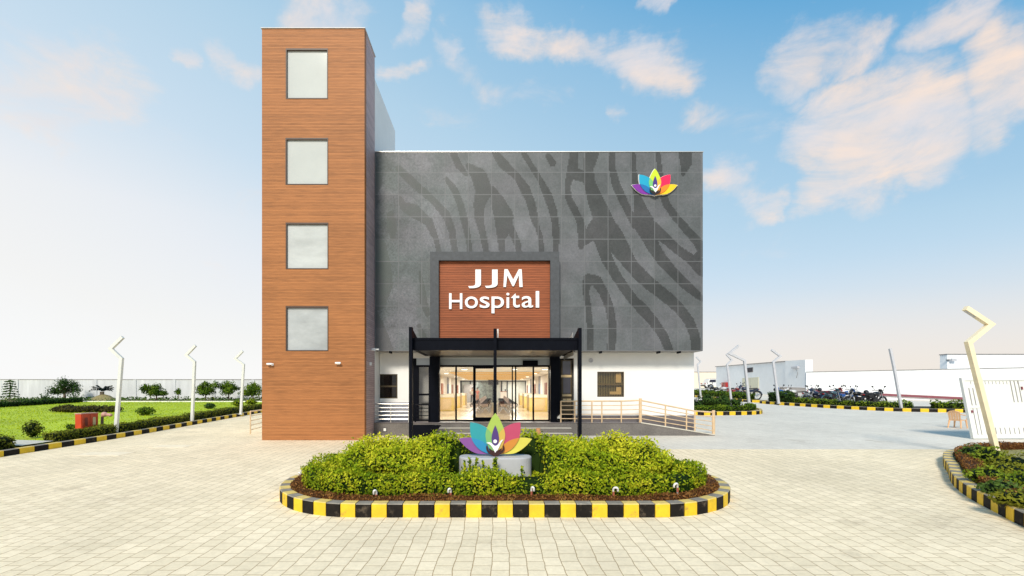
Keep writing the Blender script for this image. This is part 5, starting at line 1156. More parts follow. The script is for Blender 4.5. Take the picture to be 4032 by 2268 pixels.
for yy_ in (y0+.06,y1-.06):
    b = MB(); b.box(bx-.13,bx-.08,yy_-.025,yy_+.025,gz(bx,16)+.1,z0-.001); b.build('leg',REDDK,t)
c = W(256,1049,16.7); t = thing('fire_hydrant','faded pink hydrant valve on a dark post right of the red cabinet','hydrant',(c.x,c.y,gz(c.x,c.y)+.12))
b = MB(); b.tube([(c.x,c.y,gz(c.x,c.y)+.1),(c.x+.02,c.y,c.z+.02)],[.05,.042],10); b.build('post',BARK,t)
b = MB(); b.ball((c.x+.10,c.y,c.z+.09),(.11,.09,.085),0,12,8,lump=.15); b.tube([(c.x+.02,c.y,c.z+.02),(c.x+.08,c.y,c.z+.08)],.05,8); b.tube([(c.x+.15,c.y,c.z+.08),(c.x+.30,c.y,c.z+.08),(c.x+.33,c.y,c.z+.04)],[.055,.05,.06],10); b.build('valve_head',PINK,t,smooth=True)
for px,py,w_,d_,lb in ((262,1142,.62,.30,'pale square manhole cover on the paving below the red cabinet'),(434,1123,.5,.28,'pale manhole cover on the paving nearer the tower')):
    Yq = 2520/(py-946); x = X(px,Yq); b = MB(); b.hexa([(x-w_,Yq-d_,gz(x,Yq-d_)-.02),(x+w_,Yq-d_,gz(x,Yq-d_)-.02),(x+w_,Yq+d_,gz(x,Yq+d_)-.02),(x-w_,Yq+d_,gz(x,Yq+d_)-.02),(x-w_,Yq-d_,gz(x,Yq-d_)+.006),(x+w_,Yq-d_,gz(x,Yq-d_)+.006),(x+w_,Yq+d_,gz(x,Yq+d_)+.006),(x-w_,Yq+d_,gz(x,Yq+d_)+.006)])
    tag(b.build('manhole_cover',COVER),lb,'manhole cover')

# ================================================================ RIGHT: ROUND BED, GATE, CHAIR
RB = smooth_path([(7.33,6.63),(7.68,7.33),(7.99,7.95),(8.46,8.72),(9.05,9.5),(9.78,10.33),(10.5,11.2),(11.4,12.1),(12.6,12.75),(14.0,13.0),(16,12.4),(17.5,10.5),(17.5,7.5),(15.5,5.2),(12,4.2),(9,4.4),(7.5,5.2),(7.1,5.9)],True,6)
kerb('kerb',RB,True,.205,.17,.237,-1,'yellow and black striped kerb around the bed at the right edge',first=1)
Pb = np.array(RB); Nb = -normals(Pb,True)
b = MB(); b.prismz([tuple(p) for p in Pb+Nb*.165],lambda x,y:gz(x,y)-.02,lambda x,y:gz(x,y)+.17); struct('planting_bed',b,M('bed_soil',(.30,.26,.10),.95,var=.35,scale=5,bump=.4))
tag(hedge([tuple(p) for p in Pb+Nb*.36],.30,.20,.15,.04,700,[(.07,.028,.010),(.15,.06,.018),(.25,.105,.03),(.34,.16,.045),(.40,.24,.06)],True,.08,.02,(.10,.04,.014),5,.6).build('border_hedge',LEAF,origin=(11,9,.3)),'low reddish brown border hedge inside the kerb of the right hand bed','hedge')
kx = 0
for px,py,r,h,pl in ((2490,1165,.30,.42,G_MID),(2455,1150,.30,.36,G_DARK),(2486,1210,.34,.30,G_MID),(2520,1240,.28,.25,G_DARK),(2550,1180,.4,.35,G_OLIVE),(2570,1228,.35,.3,G_MID),(2530,1195,.36,.3,G_OLIVE),(2560,1270,.3,.25,G_OLIVE)):
    Yq = 2.0*1200/(py+18-946); x = X(px,Yq)
    lbs = ['yellow green bush near the lamp foot in the right hand bed','dark bush beside the lamp in the right hand bed','leafy bush close to the left border of the right hand bed','dark low bush close to the near border of the right hand bed','olive bush behind at the right picture edge in the bed','green bush at the right picture edge in the middle of the bed','olive bush in the middle of the right hand bed','olive bush nearest the camera in the right hand bed']
    shrub('bush',lbs[kx],x,Yq,r,h,pl,480,.065,base=gz(x,Yq)+.16,w=.52,lump=.35); kx += 1
m = LM(); n = 4500; xx = 8+rng.random(n)*8; yy = 5.5+rng.random(n)*7; 
k = (xx > 8.4+.0*yy)&((xx-8.3)-(yy-7.5)*.75 > .3)&(yy < 12.2); xx,yy = xx[k],yy[k]; n = len(xx)
P3 = np.stack([xx,yy,SL*yy+.19+rng.random(n)*.06],1); leaves(m,P3,np.tile(np.array([[0,0,1.0]]),(n,1)),.06,pal(n,G_OLIVE,.4,P3)); tag(m.build('ground_cover',LEAF,origin=(11,9,.4)),'sparse ground cover on the soil of the right hand bed',None,None,'stuff')
# gate
GY = 15.9; g0 = gz(16,GY)
def gp(px,py,dy=0): return W(px,py,GY)+Vector((0,dy,0))
t = thing('sliding_gate','leaning white metal gate leaf with rows of dark slots at the right edge','gate',(X(2445,GY),GY,g0))
def gq(u,v,dy): # u along metres from left bottom, v height
    bl = gp(2445.5,1104); return Vector((bl.x+u-v*.20, GY+dy, g0+.02+v+u*.004))
GH = 2.02; GL = 5.2
def gbox(b,u0,u1,v0,v1,d0,d1,m=0): b.hexa([gq(u0,v0,d0),gq(u1,v0,d0),gq(u1,v0,d1),gq(u0,v0,d1),gq(u0,v1,d0),gq(u1,v1,d0),gq(u1,v1,d1),gq(u0,v1,d1)],m)
b = MB(); gbox(b,.09,GL-.09,.09,GH-.09,-.02,.02); b.build('panel',GATEW,t)
b = MB(); gbox(b,0,GL,0,.09,-.05,.05); gbox(b,0,GL,GH-.09,GH,-.05,.05); gbox(b,0,.09,.09,GH-.09,-.05,.05); gbox(b,GL-.09,GL,.09,GH-.09,-.05,.05)
gbox(b,.09,.62,1.02,1.06,-.04,-.021); b.build('frame',GATEW,t)
b = MB()
for u in (.20,.33): gbox(b,u-.012,u+.012,1.10,1.68,-.03,-.021); gbox(b,u-.009,u+.009,.12,1.0,-.03,-.021)
for i in range(26): u = .2+i*.155; gbox(b,u-.01,u+.01,.14,.36,-.029,-.0205) if i > 1 else None
for u in (1.62,1.75,1.88): gbox(b,u-.012,u+.012,1.2,1.92,-.03,-.021)
for i in range(14): u = .3+i*.12; gbox(b,u-.006,u+.006,GH-.22,GH-.12,-.028,-.021)
b.build('slots',GREYSH,t)
b = MB(); gbox(b,.10,.16,.86,.94,-.06,-.03); gbox(b,1.93,1.97,1.62,1.72,-.06,-.031); b.build('latch',MAROON,t)
# chair
cy_ = 19.3; cx_ = X(2409,cy_); t = thing('plastic_chair','peach plastic armchair standing left of the white gate','chair',(0,0,0))
b = MB(); b.hexa([(-.24,-.23,.40),(.24,-.23,.40),(.22,.22,.37),(-.22,.22,.37),(-.24,-.23,.43),(.24,-.23,.43),(.22,.22,.40),(-.22,.22,.40)]); b.build('seat',ORANGE,t)
b = MB()
for i in range(5): u = -.2+i*.1; b.hexa([(u-.035,.20,.40),(u+.035,.20,.40),(u+.035,.225,.40),(u-.035,.225,.40),(u-.04,.30,.82),(u+.04,.30,.82),(u+.04,.325,.82),(u-.04,.325,.82)])
b.tube([(-.24,.29,.78),(-.15,.31,.84),(0,.315,.86),(.15,.31,.84),(.24,.29,.78)],.03,8); b.build('backrest',ORANGE,t)
for s_ in (-1,1):
    b = MB(); b.tube([(s_*.25,.29,.70),(s_*.28,.05,.66),(s_*.28,-.20,.64),(s_*.26,-.24,.58),(s_*.24,-.23,.42)],.025,8); b.build('armrest',ORANGE,t)
    for yl_,q in ((-.22,-.26),(.21,.26)): b = MB(); b.tube([(s_*.22,yl_,.40),(s_*.26,q,0)],[.04,.028],8); b.build('leg',ORANGE,t)
t.location = (cx_,cy_,gz(cx_,cy_)); t.rotation_euler = (0,0,R(110)); t.scale = (.82,.82,.80)

# ================================================================ RIGHT BACKGROUND
# far kerb bed A
KA = smooth_path([(19.4,60),(19.6,52),(19.75,47.5),(20.0,42),(20.25,38.3),(20.8,37.8),(21.5,37.8)])
kerb('kerb',KA,False,.2,.18,.6,1,'yellow and black striped kerb along the far lane bed',first=1)
b = MB(); b.prismz([(19.5,60),(19.75,47.5),(20.2,38.4),(21.5,38.0),(21.7,60)],lambda x,y:gz(x,y)+.0,lambda x,y:gz(x,y)+.17); struct('planting_bed',b,DSOIL)
tag(hedge([(20.1,60),(20.3,48),(20.75,38.9)],.8,.50,.15,.14,130,G_MID,w=.12,lump=.1).build('hedge',LEAF),'dark green hedge along the far lane kerb before the dark motorcycles','hedge')
# bed B
KBp = smooth_path([(9,25.4),(11,25.45),(13,25.6),(14.2,26.0),(14.9,26.7),(15.6,28.2),(15.6,29.6),(14.5,31),(12,32.5),(9,33)])
kerb('kerb',KBp,False,.2,.18,.35,1,'yellow and black striped kerb of the small bed with topiary bushes')
b = MB(); b.prismz([(9,25.5),(11,25.6),(13,25.75),(14.1,26.15),(14.8,26.9),(15.4,28.3),(15.4,29.5),(14.4,30.8),(12,32.3),(9,32.8)],lambda x,y:gz(x,y),lambda x,y:gz(x,y)+.17); struct('planting_bed',b,DRYS)
tag(hedge([(9,26.0),(11,26.05),(13,26.25),(14.0,26.6),(14.6,27.3),(15.0,28.3)],.5,.32,.15,.1,260,G_MID,w=.1,lump=.06).build('hedge',LEAF),'low dark hedge just behind the striped kerb of the topiary bed','hedge')
tag(hedge([(9,32),(12,31.6),(14.2,30.2)],.5,.45,.15,.11,180,G_MID,w=.05,lump=.08).build('hedge',LEAF),'dark hedge along the rear of the topiary bed','hedge')
for px,py,r,lb in ((1778,1012,.52,'round clipped topiary bush nearest the hospital corner'),(1820,1016,.50,'round clipped topiary bush left of the tall pinkish lamp'),(1851,1018,.34,'thin ragged plant left of the tall pinkish lamp')):
    Yq = 27.6; x = X(px,Yq); g_ = gz(x,Yq)+.16; zc = Z(py-1,Yq)
    t = thing('topiary_tree',lb,'tree',(x,Yq,g_)); b = MB(); b.tube([(x,Yq,g_-.05),(x,Yq,zc)],[.06,.04],7); b.build('trunk',BARK,t)
    m = LM(); blob(m,(x,Yq,zc+.08),(r,r,r*.72),.11,650 if r > .4 else 240,G_DARK,.15,lump=.25); m.build('crown',LEAF,t)
for px,lb in ((1757,'white flowering plant low at the hospital corner'),):
    x = X(px,27.0); m = LM(); blob(m,(x,27.2,gz(x,27.2)+.5),(.3,.3,.35),.1,260,G_DARK,.1); leaves(m,np.stack([x+rng.normal(size=14)*.18,27.0+rng.normal(size=14)*.05,gz(x,27)+.75+rng.normal(size=14)*.06],1),np.tile(np.array([[0,-1.0,.3]]),(14,1)),.10,np.ones((14,3))*.75); tag(m.build('flowering_shrub',LEAF,origin=(x,27.2,gz(x,27.2)+.15)),lb,'shrub')
# bed C
KC = smooth_path([(21.2,37.6),(20.4,37.0),(20.3,36.0),(20.7,34.4),(21.6,31.6),(22.6,29.6),(23.6,28.45),(25.2,27.75),(27.2,27.35),(31,26.9),(36,26.5)])
kerb('kerb',KC,False,.2,.18,.42,1,'yellow and black striped kerb along the motorcycle parking')
Pc = resample(KC,.6); Nc = normals(Pc,False)
b = MB(); b.prismz([tuple(p) for p in Pc+Nc*.16]+[(36,29.5),(26,30.6),(23.2,35.8),(22.4,37.5)],lambda x,y:gz(x,y),lambda x,y:gz(x,y)+.17); struct('planting_bed',b,DSOIL)
i0 = [i for i in range(len(Pc)) if 27.9 < Pc[i][1] < 36.4 and Pc[i][0] < 24.9]
HP = [tuple(Pc[i]+Nc[i]*.75) for i in i0]
spl = [k for k,p in enumerate(HP) if p[1] < 34.6][0]
tag(hedge(HP[:spl],.8,.72,.15,.13,170,G_DARK,w=.1,lump=.14).build('hedge',LEAF),'ragged dark hedge piece left of the lamp at the parking corner','hedge')
tag(hedge(HP[spl:],.75,.36,.15,.10,240,G_MID,w=.28,lump=.12).build('hedge',LEAF),'long green hedge in front of the parked motorcycles','hedge')
i1 = [i for i in range(len(Pc)) if 25.3 < Pc[i][0] < 35]
tag(hedge([tuple(Pc[i]+Nc[i]*.65) for i in i1],.6,.42,.15,.11,210,G_MID,w=.2,lump=.16).build('hedge',LEAF),'green hedge right of the end on lamp, reaching behind the white gate','hedge')
# service building
A = Vector((32.3,70,0)); Bv = Vector((30.0,46,0))
def fp(t_, z, d=0): p = A.lerp(Bv,t_); n_ = Vector((-(Bv.y-A.y),(Bv.x-A.x),0)).normalized(); n_ = -n_ if n_.x > 0 else n_; return Vector((p.x+n_.x*d,p.y+n_.y*d,z))
def fbox(b,t0,t1,z0,z1,d0,d1,m=0): b.hexa([fp(t0,z0,d1),fp(t1,z0,d1),fp(t1,z0,d0),fp(t0,z0,d0),fp(t0,z1,d1),fp(t1,z1,d1),fp(t1,z1,d0),fp(t0,z1,d0)],m)
SB = thing('service_building','flat roofed white service building with cream doors behind the motorcycles','building',(32,58,gz(32,58)))
def sgz(t_): return gz(31,A.lerp(Bv,t_).y)
def stop(t_): return 5.48+(4.98-5.48)*t_
b = MB(); b.hexa([fp(0,sgz(0)-.3,0),fp(.84,sgz(.84)-.3,0),fp(.84,sgz(.84)-.3,-.5),fp(0,sgz(0)-.3,-.5),fp(0,stop(0),0),fp(.84,stop(.84),0),fp(.84,stop(.84),-.5),fp(0,stop(0),-.5)]); b.build('wall',WHITE2,SB)
b = MB(); b.hexa([fp(.842,sgz(.84)-.3,.18),fp(1,sgz(1)-.3,.18),fp(1,sgz(1)-.3,-.5),fp(.842,sgz(.84)-.3,-.5),fp(.842,stop(.842)+.06,.18),fp(1,stop(1)+.04,.18),fp(1,stop(1)+.04,-.5),fp(.842,stop(.842)+.06,-.5)]); b.build('end_block',WHITE2,SB)
b = MB(); b.hexa([fp(-.01,stop(0)+.001,.1),fp(.838,stop(.84)+.001,.1),fp(.838,stop(.84)+.001,-.2),fp(-.01,stop(0)+.001,-.2),fp(-.01,stop(0)+.09,.1),fp(.838,stop(.84)+.09,.1),fp(.838,stop(.84)+.09,-.2),fp(-.01,stop(0)+.09,-.2)]); b.build('roof_edge',GREYSH,SB)
b = MB(); fbox(b,.385,.575,sgz(.48)+.05,Z(950,58.5),.002,.06); d = b.build('double_door',CREAMDR,SB)
b = MB(); fbox(b,.479,.4815,sgz(.48)+.06,Z(951,58.5),.061,.066); b.build('door_seam',GREYSH,d); b = MB(); fbox(b,.488,.492,Z(974,58),Z(970,58),.062,.12); b.build('handle',GREYSH,d)
b = MB(); fbox(b,.411,.51,Z(937,59),Z(925,59),.002,.03); d = b.build('vent_frame',GREYSH,SB); b = MB()
for i in range(6): z_ = Z(936.4,59)+i*.092; b.hexa([fp(.416,z_,.031),fp(.505,z_,.031),fp(.505,z_+.02,.031),fp(.416,z_+.02,.031),fp(.416,z_+.02,.07),fp(.505,z_+.02,.07),fp(.505,z_+.075,.034),fp(.416,z_+.075,.034)])
b.build('louvres',LOUVER,d)
b = MB(); fbox(b,.0,.84,sgz(.5)-.25,sgz(.2)-.05,.003,.02); b.build('plinth',WHITE2,SB)
t = thing('fire_box','red fire box on the white service building wall beside a grey lamp','cabinet',fp(.15,2.5,.03)); b = MB(); fbox(b,.118,.186,Z(974,66.5),Z(962,66.5),.003,.3); b.build('box_body',TAILR,t); b = MB(); fbox(b,.125,.18,Z(973,66.5),Z(963,66.5),.301,.32); b.build('door',TAILR,t); b = MB(); fbox(b,.105,.117,Z(970,66.5),Z(967.5,66.5),.1,.2); b.build('pipe_stub',TAILR,t)
t = thing('wall_lamp','small grey lamp with a hanging cord on the end block of the service building','lamp',fp(.93,4.2,.2)); b = MB(); fbox(b,.905,.955,4.25,4.45,.182,.35); b.build('lamp_head',LAMPG,t); b = MB(); b.tube([fp(.93,4.2,.2),fp(.945,3.8,.2),fp(.935,3.3,.2)],.02,6); b.build('cord',GREYSH,t)
# cream far wall
b = MB(); b.box(24,42,85,85.3,gz(30,85)-.3,Z(935,85)-.1); cw = b.build('boundary_wall',CREAM); tag(cw,'cream boundary wall far behind the white car','wall'); b = MB(); b.box(23.95,42,84.95,85.35,Z(935,85)-.098,Z(935,85)); b.build('coping',GREYSH,cw)
# grey wall right
p0 = Vector((29.7,45.7,0)); p1 = Vector((46,36.2,0)); dw = (p1-p0).normalized(); nw_ = Vector((dw.y,-dw.x,0)); nw_ = nw_ if nw_.y < 0 else -nw_
RW = thing('boundary_wall','plain white boundary wall behind the parked motorcycles','wall',(38,41,gz(38,41)))
def wbox(b,u0,u1,za0,za1,zb0,zb1,d0,d1):
    q = lambda u,z,d: p0.lerp(p1,u)+nw_*d+Vector((0,0,z)); b.hexa([q(u0,za0,d1),q(u1,zb0,d1),q(u1,zb0,d0),q(u0,za0,d0),q(u0,za1,d1),q(u1,zb1,d1),q(u1,zb1,d0),q(u0,za1,d0)])
zl, zr = Z(935,45.7), Z(923.5,38.5)
b = MB(); wbox(b,0,1,.8,zl-.06,.8,zr-.06,-.25,0); b.build('wall',WHITE2,RW); b = MB(); wbox(b,0,1,zl-.058,zl,zr-.058,zr,-.28,.04); b.build('coping',GREYSH,RW)
def uat(px):   # parameter of the wall under picture column
    lo,hi = 0,1
    for _ in range(40):
        m_ = (lo+hi)/2; p = p0.lerp(p1,m_); lo,hi = (m_,hi) if CX+F*p.x/p.y < px else (lo,m_)
    return lo
def yw(u): return p0.lerp(p1,u).y
u0,u1 = uat(2030),uat(2440); b = MB(); wbox(b,u0,u1,Z(986,yw(u0)),Z(981,yw(u0)),Z(1006,yw(u1)),Z(1000,yw(u1)),.02,.16); tag(b.build('pipe_rail',MAROON),'maroon rail running along the foot of the white wall','rail')
u0,u1 = 0.01,uat(2060); 
c0,c1 = W(1962,973,43.0),W(2026,975,42.0)
t = thing('metal_sheet','grey metal sheet partition behind the leftmost motorcycles','partition',(c0.x,43,gz(c0.x,43)))
b = MB(); b.hexa([(c0.x,43,1.0),(c1.x,42,1.0),(c1.x,42.05,1.0),(c0.x,43.05,1.0),(c0.x,43,c0.z),(c1.x,42,c1.z),(c1.x,42.05,c1.z),(c0.x,43.05,c0.z)]); b.build('sheet',GREYSH,t)
b = MB(); b.bar((c0.x,42.97,c0.z),(c1.x,41.97,c1.z),.05); b.build('top_edge',LAMPG,t)
# tall building right
TB = thing('white_building','tall plain white building at the right edge behind the gate','building',(45,48,gz(45,43)))
bx0 = X(2383,42.5); b = MB(); b.box(bx0,75,42.5,43.2,.8,Z(890,42.5)-.08); b.build('wall',WHITE2,TB); b = MB(); b.box(bx0-.05,75,42.45,43.25,Z(890,42.5)-.078,Z(890,42.5)); b.build('roof_edge',GREYSH,TB)
b = MB(); b.box(X(2540,42.4),75,42.3,42.498,Z(947,42.4),Z(943,42.4)); b.build('ledge',MAROON,TB)
c = W(2396,905,42.4); t = thing('flood_light','small grey flood light at the top corner of the tall white building','lamp',(c.x,42.45,c.z)); b = MB(); b.box(c.x-.25,c.x+.2,42.2,42.3,c.z-.12,c.z+.1); b.build('lamp_head',LAMPG,t); b = MB(); b.box(c.x-.5,c.x-.252,42.32,42.49,c.z-.06,c.z+.02); b.build('bracket',CAMB,t)

# motorcycles ----------------------------------------------------------
def motorcycle(colm):
    t = thing('motorcycle','motorcycle','motorcycle',(0,0,0),'motorcycles parked behind the hedges')
    for x in (-.64,.64):
        b = MB(); r = .29
        b.tube([(x+r*math.cos(a),0,.30+r*math.sin(a)) for a in [2*math.pi*i/22 for i in range(23)]],.045,7,cap=False); w_ = b.build('wheel',TYRE,t,smooth=True)
        b = MB(); b.lathe([(.24,-.02),(.25,0),(.24,.02)],(x,0,.30),'y',18) if False else None
        for i in range(10): a = 2*math.pi*i/10; b.bar((x,0,.30),(x+.26*math.cos(a),0,.30+.26*math.sin(a)),.014)
        b.lathe([(.06,-.05),(.06,.05)],(x,0,.30),'y',12); b.build('rim',CHROME,w_)
    b = MB(); b.box(-.20,.20,-.13,.13,.24,.50); b.box(-.10,.16,-.10,.10,.50,.60); b.bar((.38,0,.86),(.12,0,.30),.06); b.bar((-.35,0,.62),(.30,0,.72),.06); b.bar((-.64,.09,.30),(-.12,.09,.36),.05); b.bar((-.64,-.09,.30),(-.12,-.09,.36),.05); b.bar((-.5,.1,.34),(-.42,.1,.68),.05); b.bar((-.5,-.1,.34),(-.42,-.1,.68),.05); b.build('engine_frame',SEATB,t)
    b = MB(); b.ball((.16,0,.80),(.27,.14,.13),0,14,8); b.build('fuel_tank',colm,t,smooth=True)
    b = MB(); b.ball((-.60,0,.74),(.20,.09,.09),0,10,6); b.hexa([(-.48,-.10,.58),(-.14,-.10,.52),(-.14,.10,.52),(-.48,.10,.58),(-.52,-.09,.74),(-.12,-.11,.72),(-.12,.11,.72),(-.52,.09,.74)]); b.build('side_panel',colm,t,smooth=False)
    b = MB(); b.hexa([(-.66,-.11,.78),(.0,-.12,.74),(.0,.12,.74),(-.66,.11,.78),(-.64,-.09,.86),(-.02,-.10,.82),(-.02,.10,.82),(-.64,.09,.86)]); b.build('seat',SEATB,t)
    b = MB(); b.bar((.66,.07,.30),(.40,.07,.92),.04); b.bar((.66,-.07,.30),(.40,-.07,.92),.04); b.build('fork',CHROME,t)
    b = MB(); b.tube([(.28,.36,1.0),(.36,.26,1.02),(.42,0,.96),(.36,-.26,1.02),(.28,-.36,1.0)],.018,7); hb = b.build('handlebar',SEATB,t)
    for s_ in (-1,1): b = MB(); b.bar((.36,s_*.26,1.02),(.33,s_*.36,1.2),.014); b.ball((.33,s_*.38,1.23),(.02,.07,.05),0,8,6); b.build('mirror',SEATB,hb)
    b = MB(); b.ball((.55,0,.88),(.10,.10,.11),0,12,8); b.hexa([(.42,-.09,.92),(.56,-.1,.92),(.56,.1,.92),(.42,.09,.92),(.40,-.07,1.08),(.46,-.08,1.08),(.46,.08,1.08),(.40,.07,1.08)]); hl = b.build('headlight_cowl',colm,t,smooth=False); b = MB(); b.ball((.62,0,.88),(.045,.075,.08),0,10,6); b.build('headlight',CAMW,hl)
    b = MB(); b.tube([(.14,.16,.34),(-.2,.18,.26),(-.75,.2,.36)],[.03,.035,.05],8); b.build('exhaust',CHROME,t,smooth=True)
    b = MB(); b.tube([(.64+.34*math.cos(a),0,.30+.34*math.sin(a)) for a in [R(20+14*i) for i in range(10)]],.03,6); b.tube([(-.64+.35*math.cos(a),0,.30+.35*math.sin(a)) for a in [R(50+14*i) for i in range(10)]],.04,6); b.build('mudguard',colm,t)
    b = MB(); b.box(-.80,-.74,-.05,.05,.72,.78); b.build('tail_light',TAILR,t)
    return t
bikec = {k: M('bike_'+k,c,.3,var=.1,scale=5,spec=.6) for k,c in dict(black=(.012,.012,.014),navy=(.015,.025,.06),blue=(.02,.09,.32),red=(.26,.02,.025),silver=(.30,.33,.35),white=(.62,.62,.62),teal=(.05,.10,.13),wine=(.16,.03,.05)).items()}
protos = {k: motorcycle(v) for k,v in bikec.items()}; used = set()
def bike(k, px, Yq, rz, lb, s=1.0):
    x = X(px,Yq); loc = (x,Yq,gz(x,Yq))
    if k in used: o = dup(protos[k],loc,R(rz),lb)
    else: o = protos[k]; used.add(k); o.location = loc; o.rotation_euler = (0,0,R(rz)); o['label'] = lb
    o.scale = (s*1.12,)*3
bike('blue',1968,37.4,200,'blue motorcycle farthest left behind the long hedge, beside the lamp')
bike('white',2001,36.6,160,'white fronted motorcycle in front of the grey metal sheet')
bike('silver',2036,35.2,30,'silver motorcycle right of the white fronted one')
bike('wine',2060,37.2,170,'wine red motorcycle in the row before the maroon rail')
bike('teal',2093,34.0,20,'dull teal motorcycle in the middle of the long hedge')
bike('red',2100,37.0,15,'red motorcycle with raised tail behind the dull teal one')
bike('blue',2128,34.6,8,'motorcycle with a bright blue tank right of the middle of the row')
bike('black',2163,33.0,170,'black motorcycle second from the right end of the row')
bike('black',2199,32.4,12,'black motorcycle at the right end of the row')
bike('navy',2055,33.8,195,'dark navy motorcycle low behind the hedge between the silver and teal ones')
bike('black',1794,49.5,190,'black motorcycle below the white car on the far lane')
bike('white',1826,46.5,175,'white and black motorcycle below the red wall cabinet',1.0)
bike('red',1852,45.0,10,'red tanked motorcycle between the two far lamps')
bike('navy',1880,42.6,170,'large dark navy motorcycle at the end of the far hedge',1.1)
def hel(px,py,Yq,lb): c = W(px,py,Yq); t = thing('helmet',lb,'helmet',tuple(c)); b = MB(); b.ball(c,(.15,.15,.14),0,14,9); b.build('shell',SEATB,t,smooth=True); b = MB(); b.ball(c+Vector((0,-.10,-.01)),(.11,.07,.05),0,10,6); b.build('visor',CARG,t,smooth=True)
hel(1951,980,37.0,'black helmet hanging on the blue motorcycle beside the lamp'); hel(1982,985,36.2,'black helmet on the white fronted motorcycle'); hel(2062,980,36.6,'dark helmet on the wine red motorcycle'); hel(2179,986,32.9,'black helmet on the black motorcycle near the right end')
# SUV ----------------------------------------------------------
t = thing('parked_car','white off road car parked before the cream wall, partly hidden by the service building','car',(0,0,0)); sx_ = 1
prof = [(-2.3,.45),(-2.32,.75),(-2.25,1.02),(-1.98,1.08),(-1.75,1.72),(-1.5,1.82),(.45,1.82),(1.05,1.18),(2.05,1.08),(2.3,.9),(2.32,.45)]
def arch(cx): return [(cx+.44*math.cos(a),.38+.44*math.sin(a)) for a in [math.pi*i/10 for i in range(11)]]
bot = [(2.32,.40)]+[(1.42+.44*math.cos(a),.38+.44*math.sin(a)) for a in [math.pi*i/10 for i in range(11)]]+[(-1.42+.44*math.cos(a),.38+.44*math.sin(a)) for a in [math.pi*i/10 for i in range(11)]]+[(-2.3,.40)]
b = MB(); b.prism(prof[:-1]+bot[0:1]+bot[1:12]+bot[12:23]+bot[23:],-.9,.9); b.build('body',CARW,t)
b = MB()
for y_ in (-.92,.905): b.prism([(-1.72,1.16),(-1.58,1.64),(-.62,1.68),(-.62,1.16)],y_,y_+.012); b.prism([(-.52,1.16),(-.52,1.68),(.36,1.68),(.78,1.16)],y_,y_+.012)
b.build('side_window',CARG,t)
for cx in (-1.42,1.42):
    for y_ in (-.80,.80):
        b = MB(); b.lathe([(.26,-.12),(.36,-.11),(.38,0),(.36,.11),(.26,.12)],(cx,y_,.38),'y',22); w_ = b.build('wheel',TYRE,t,smooth=False); b = MB(); b.lathe([(.25,-.02),(.1,-.05)],(cx,y_-.11 if y_ < 0 else y_+.13,.38),'y',14); b.build('rim',CHROME,w_)
b = MB(); b.box(-2.36,-2.28,-.86,-.6,.82,1.02); b.box(-2.36,-2.28,.6,.86,.82,1.02); b.build('tail_light',TAILR,t)
b = MB(); b.box(-2.42,-2.30,-.86,.86,.42,.62); b.build('bumper',SEATB,t)
b = MB(); b.bar((-1.5,-.7,1.87),(.4,-.7,1.87),.05); b.bar((-1.5,.7,1.87),(.4,.7,1.87),.05); b.build('roof_rail',CHROME,t)
cxx = X(1767,80)+2.45; t.location = (cxx,80,gz(cxx,80)+.05); t.scale = (1.0,1.0,.86)

# ================================================================ WORLD, SUN, CAMERA
sd = Vector((-.20,-.97,0)).normalized()*math.cos(R(38))+Vector((0,0,math.sin(R(38))))
w = bpy.data.worlds.new('World'); sc.world = w; w.use_nodes = True
N = w.node_tree.nodes; L = w.node_tree.links; N.clear()
def mt(op, a, b=None, c=None, clamp=False):
    n = N.new('ShaderNodeMath'); n.operation = op; n.use_clamp = clamp
    for i, v in enumerate((a,b,c)):
        if v is None: continue
        if isinstance(v,(int,float)): n.inputs[i].default_value = v
        else: L.new(v,n.inputs[i])
    return n.outputs[0]
def mrange(v,a,b,c,d,smooth=True):
    n = N.new('ShaderNodeMapRange'); n.interpolation_type = 'SMOOTHSTEP' if smooth else 'LINEAR'
    for i,q in zip((1,2,3,4),(a,b,c,d)): n.inputs[i].default_value = q
    L.new(v,n.inputs[0]); return n.outputs[0]
sky = N.new('ShaderNodeTexSky'); sky.sky_type = 'NISHITA'; sky.sun_disc = False; sky.sun_elevation = R(38); sky.sun_rotation = math.atan2(sd.x,sd.y)
tc = N.new('ShaderNodeTexCoord'); sp = N.new('ShaderNodeSeparateXYZ'); L.new(tc.outputs['Generated'],sp.inputs[0])
x_, y_, z_ = sp.outputs
az = mt('MULTIPLY',x_,mrange(z_,0,.3,0,1,False))
tt = mt('ADD',mt('MULTIPLY',z_,1.0),mt('MULTIPLY',az,.31),clamp=True)
cr_ = N.new('ShaderNodeValToRGB'); L.new(tt,cr_.inputs[0]); e = cr_.color_ramp.elements
stops = [(0,(.95,.95,.955)),(.05,(.90,.895,.88)),(.12,(.82,.85,.885)),(.27,(.60,.74,.86)),(.45,(.45,.65,.81)),(.60,(.30,.54,.76)),(.72,(.12,.39,.68)),(.85,(.07,.33,.64))]
while len(e) < len(stops): e.new(.5)
for el,(p,c) in zip(e,stops): el.position = p; el.color = (*c,1)
# warm band low on the right
warm = mt('MULTIPLY',mrange(z_,.02,.24,1,0),mrange(x_,.0,.6,0,.75))
mxw = N.new('ShaderNodeMix'); mxw.data_type = 'RGBA'; L.new(warm,mxw.inputs[0]); L.new(cr_.outputs[0],mxw.inputs[6]); mxw.inputs[7].default_value = (.84,.75,.67,1)
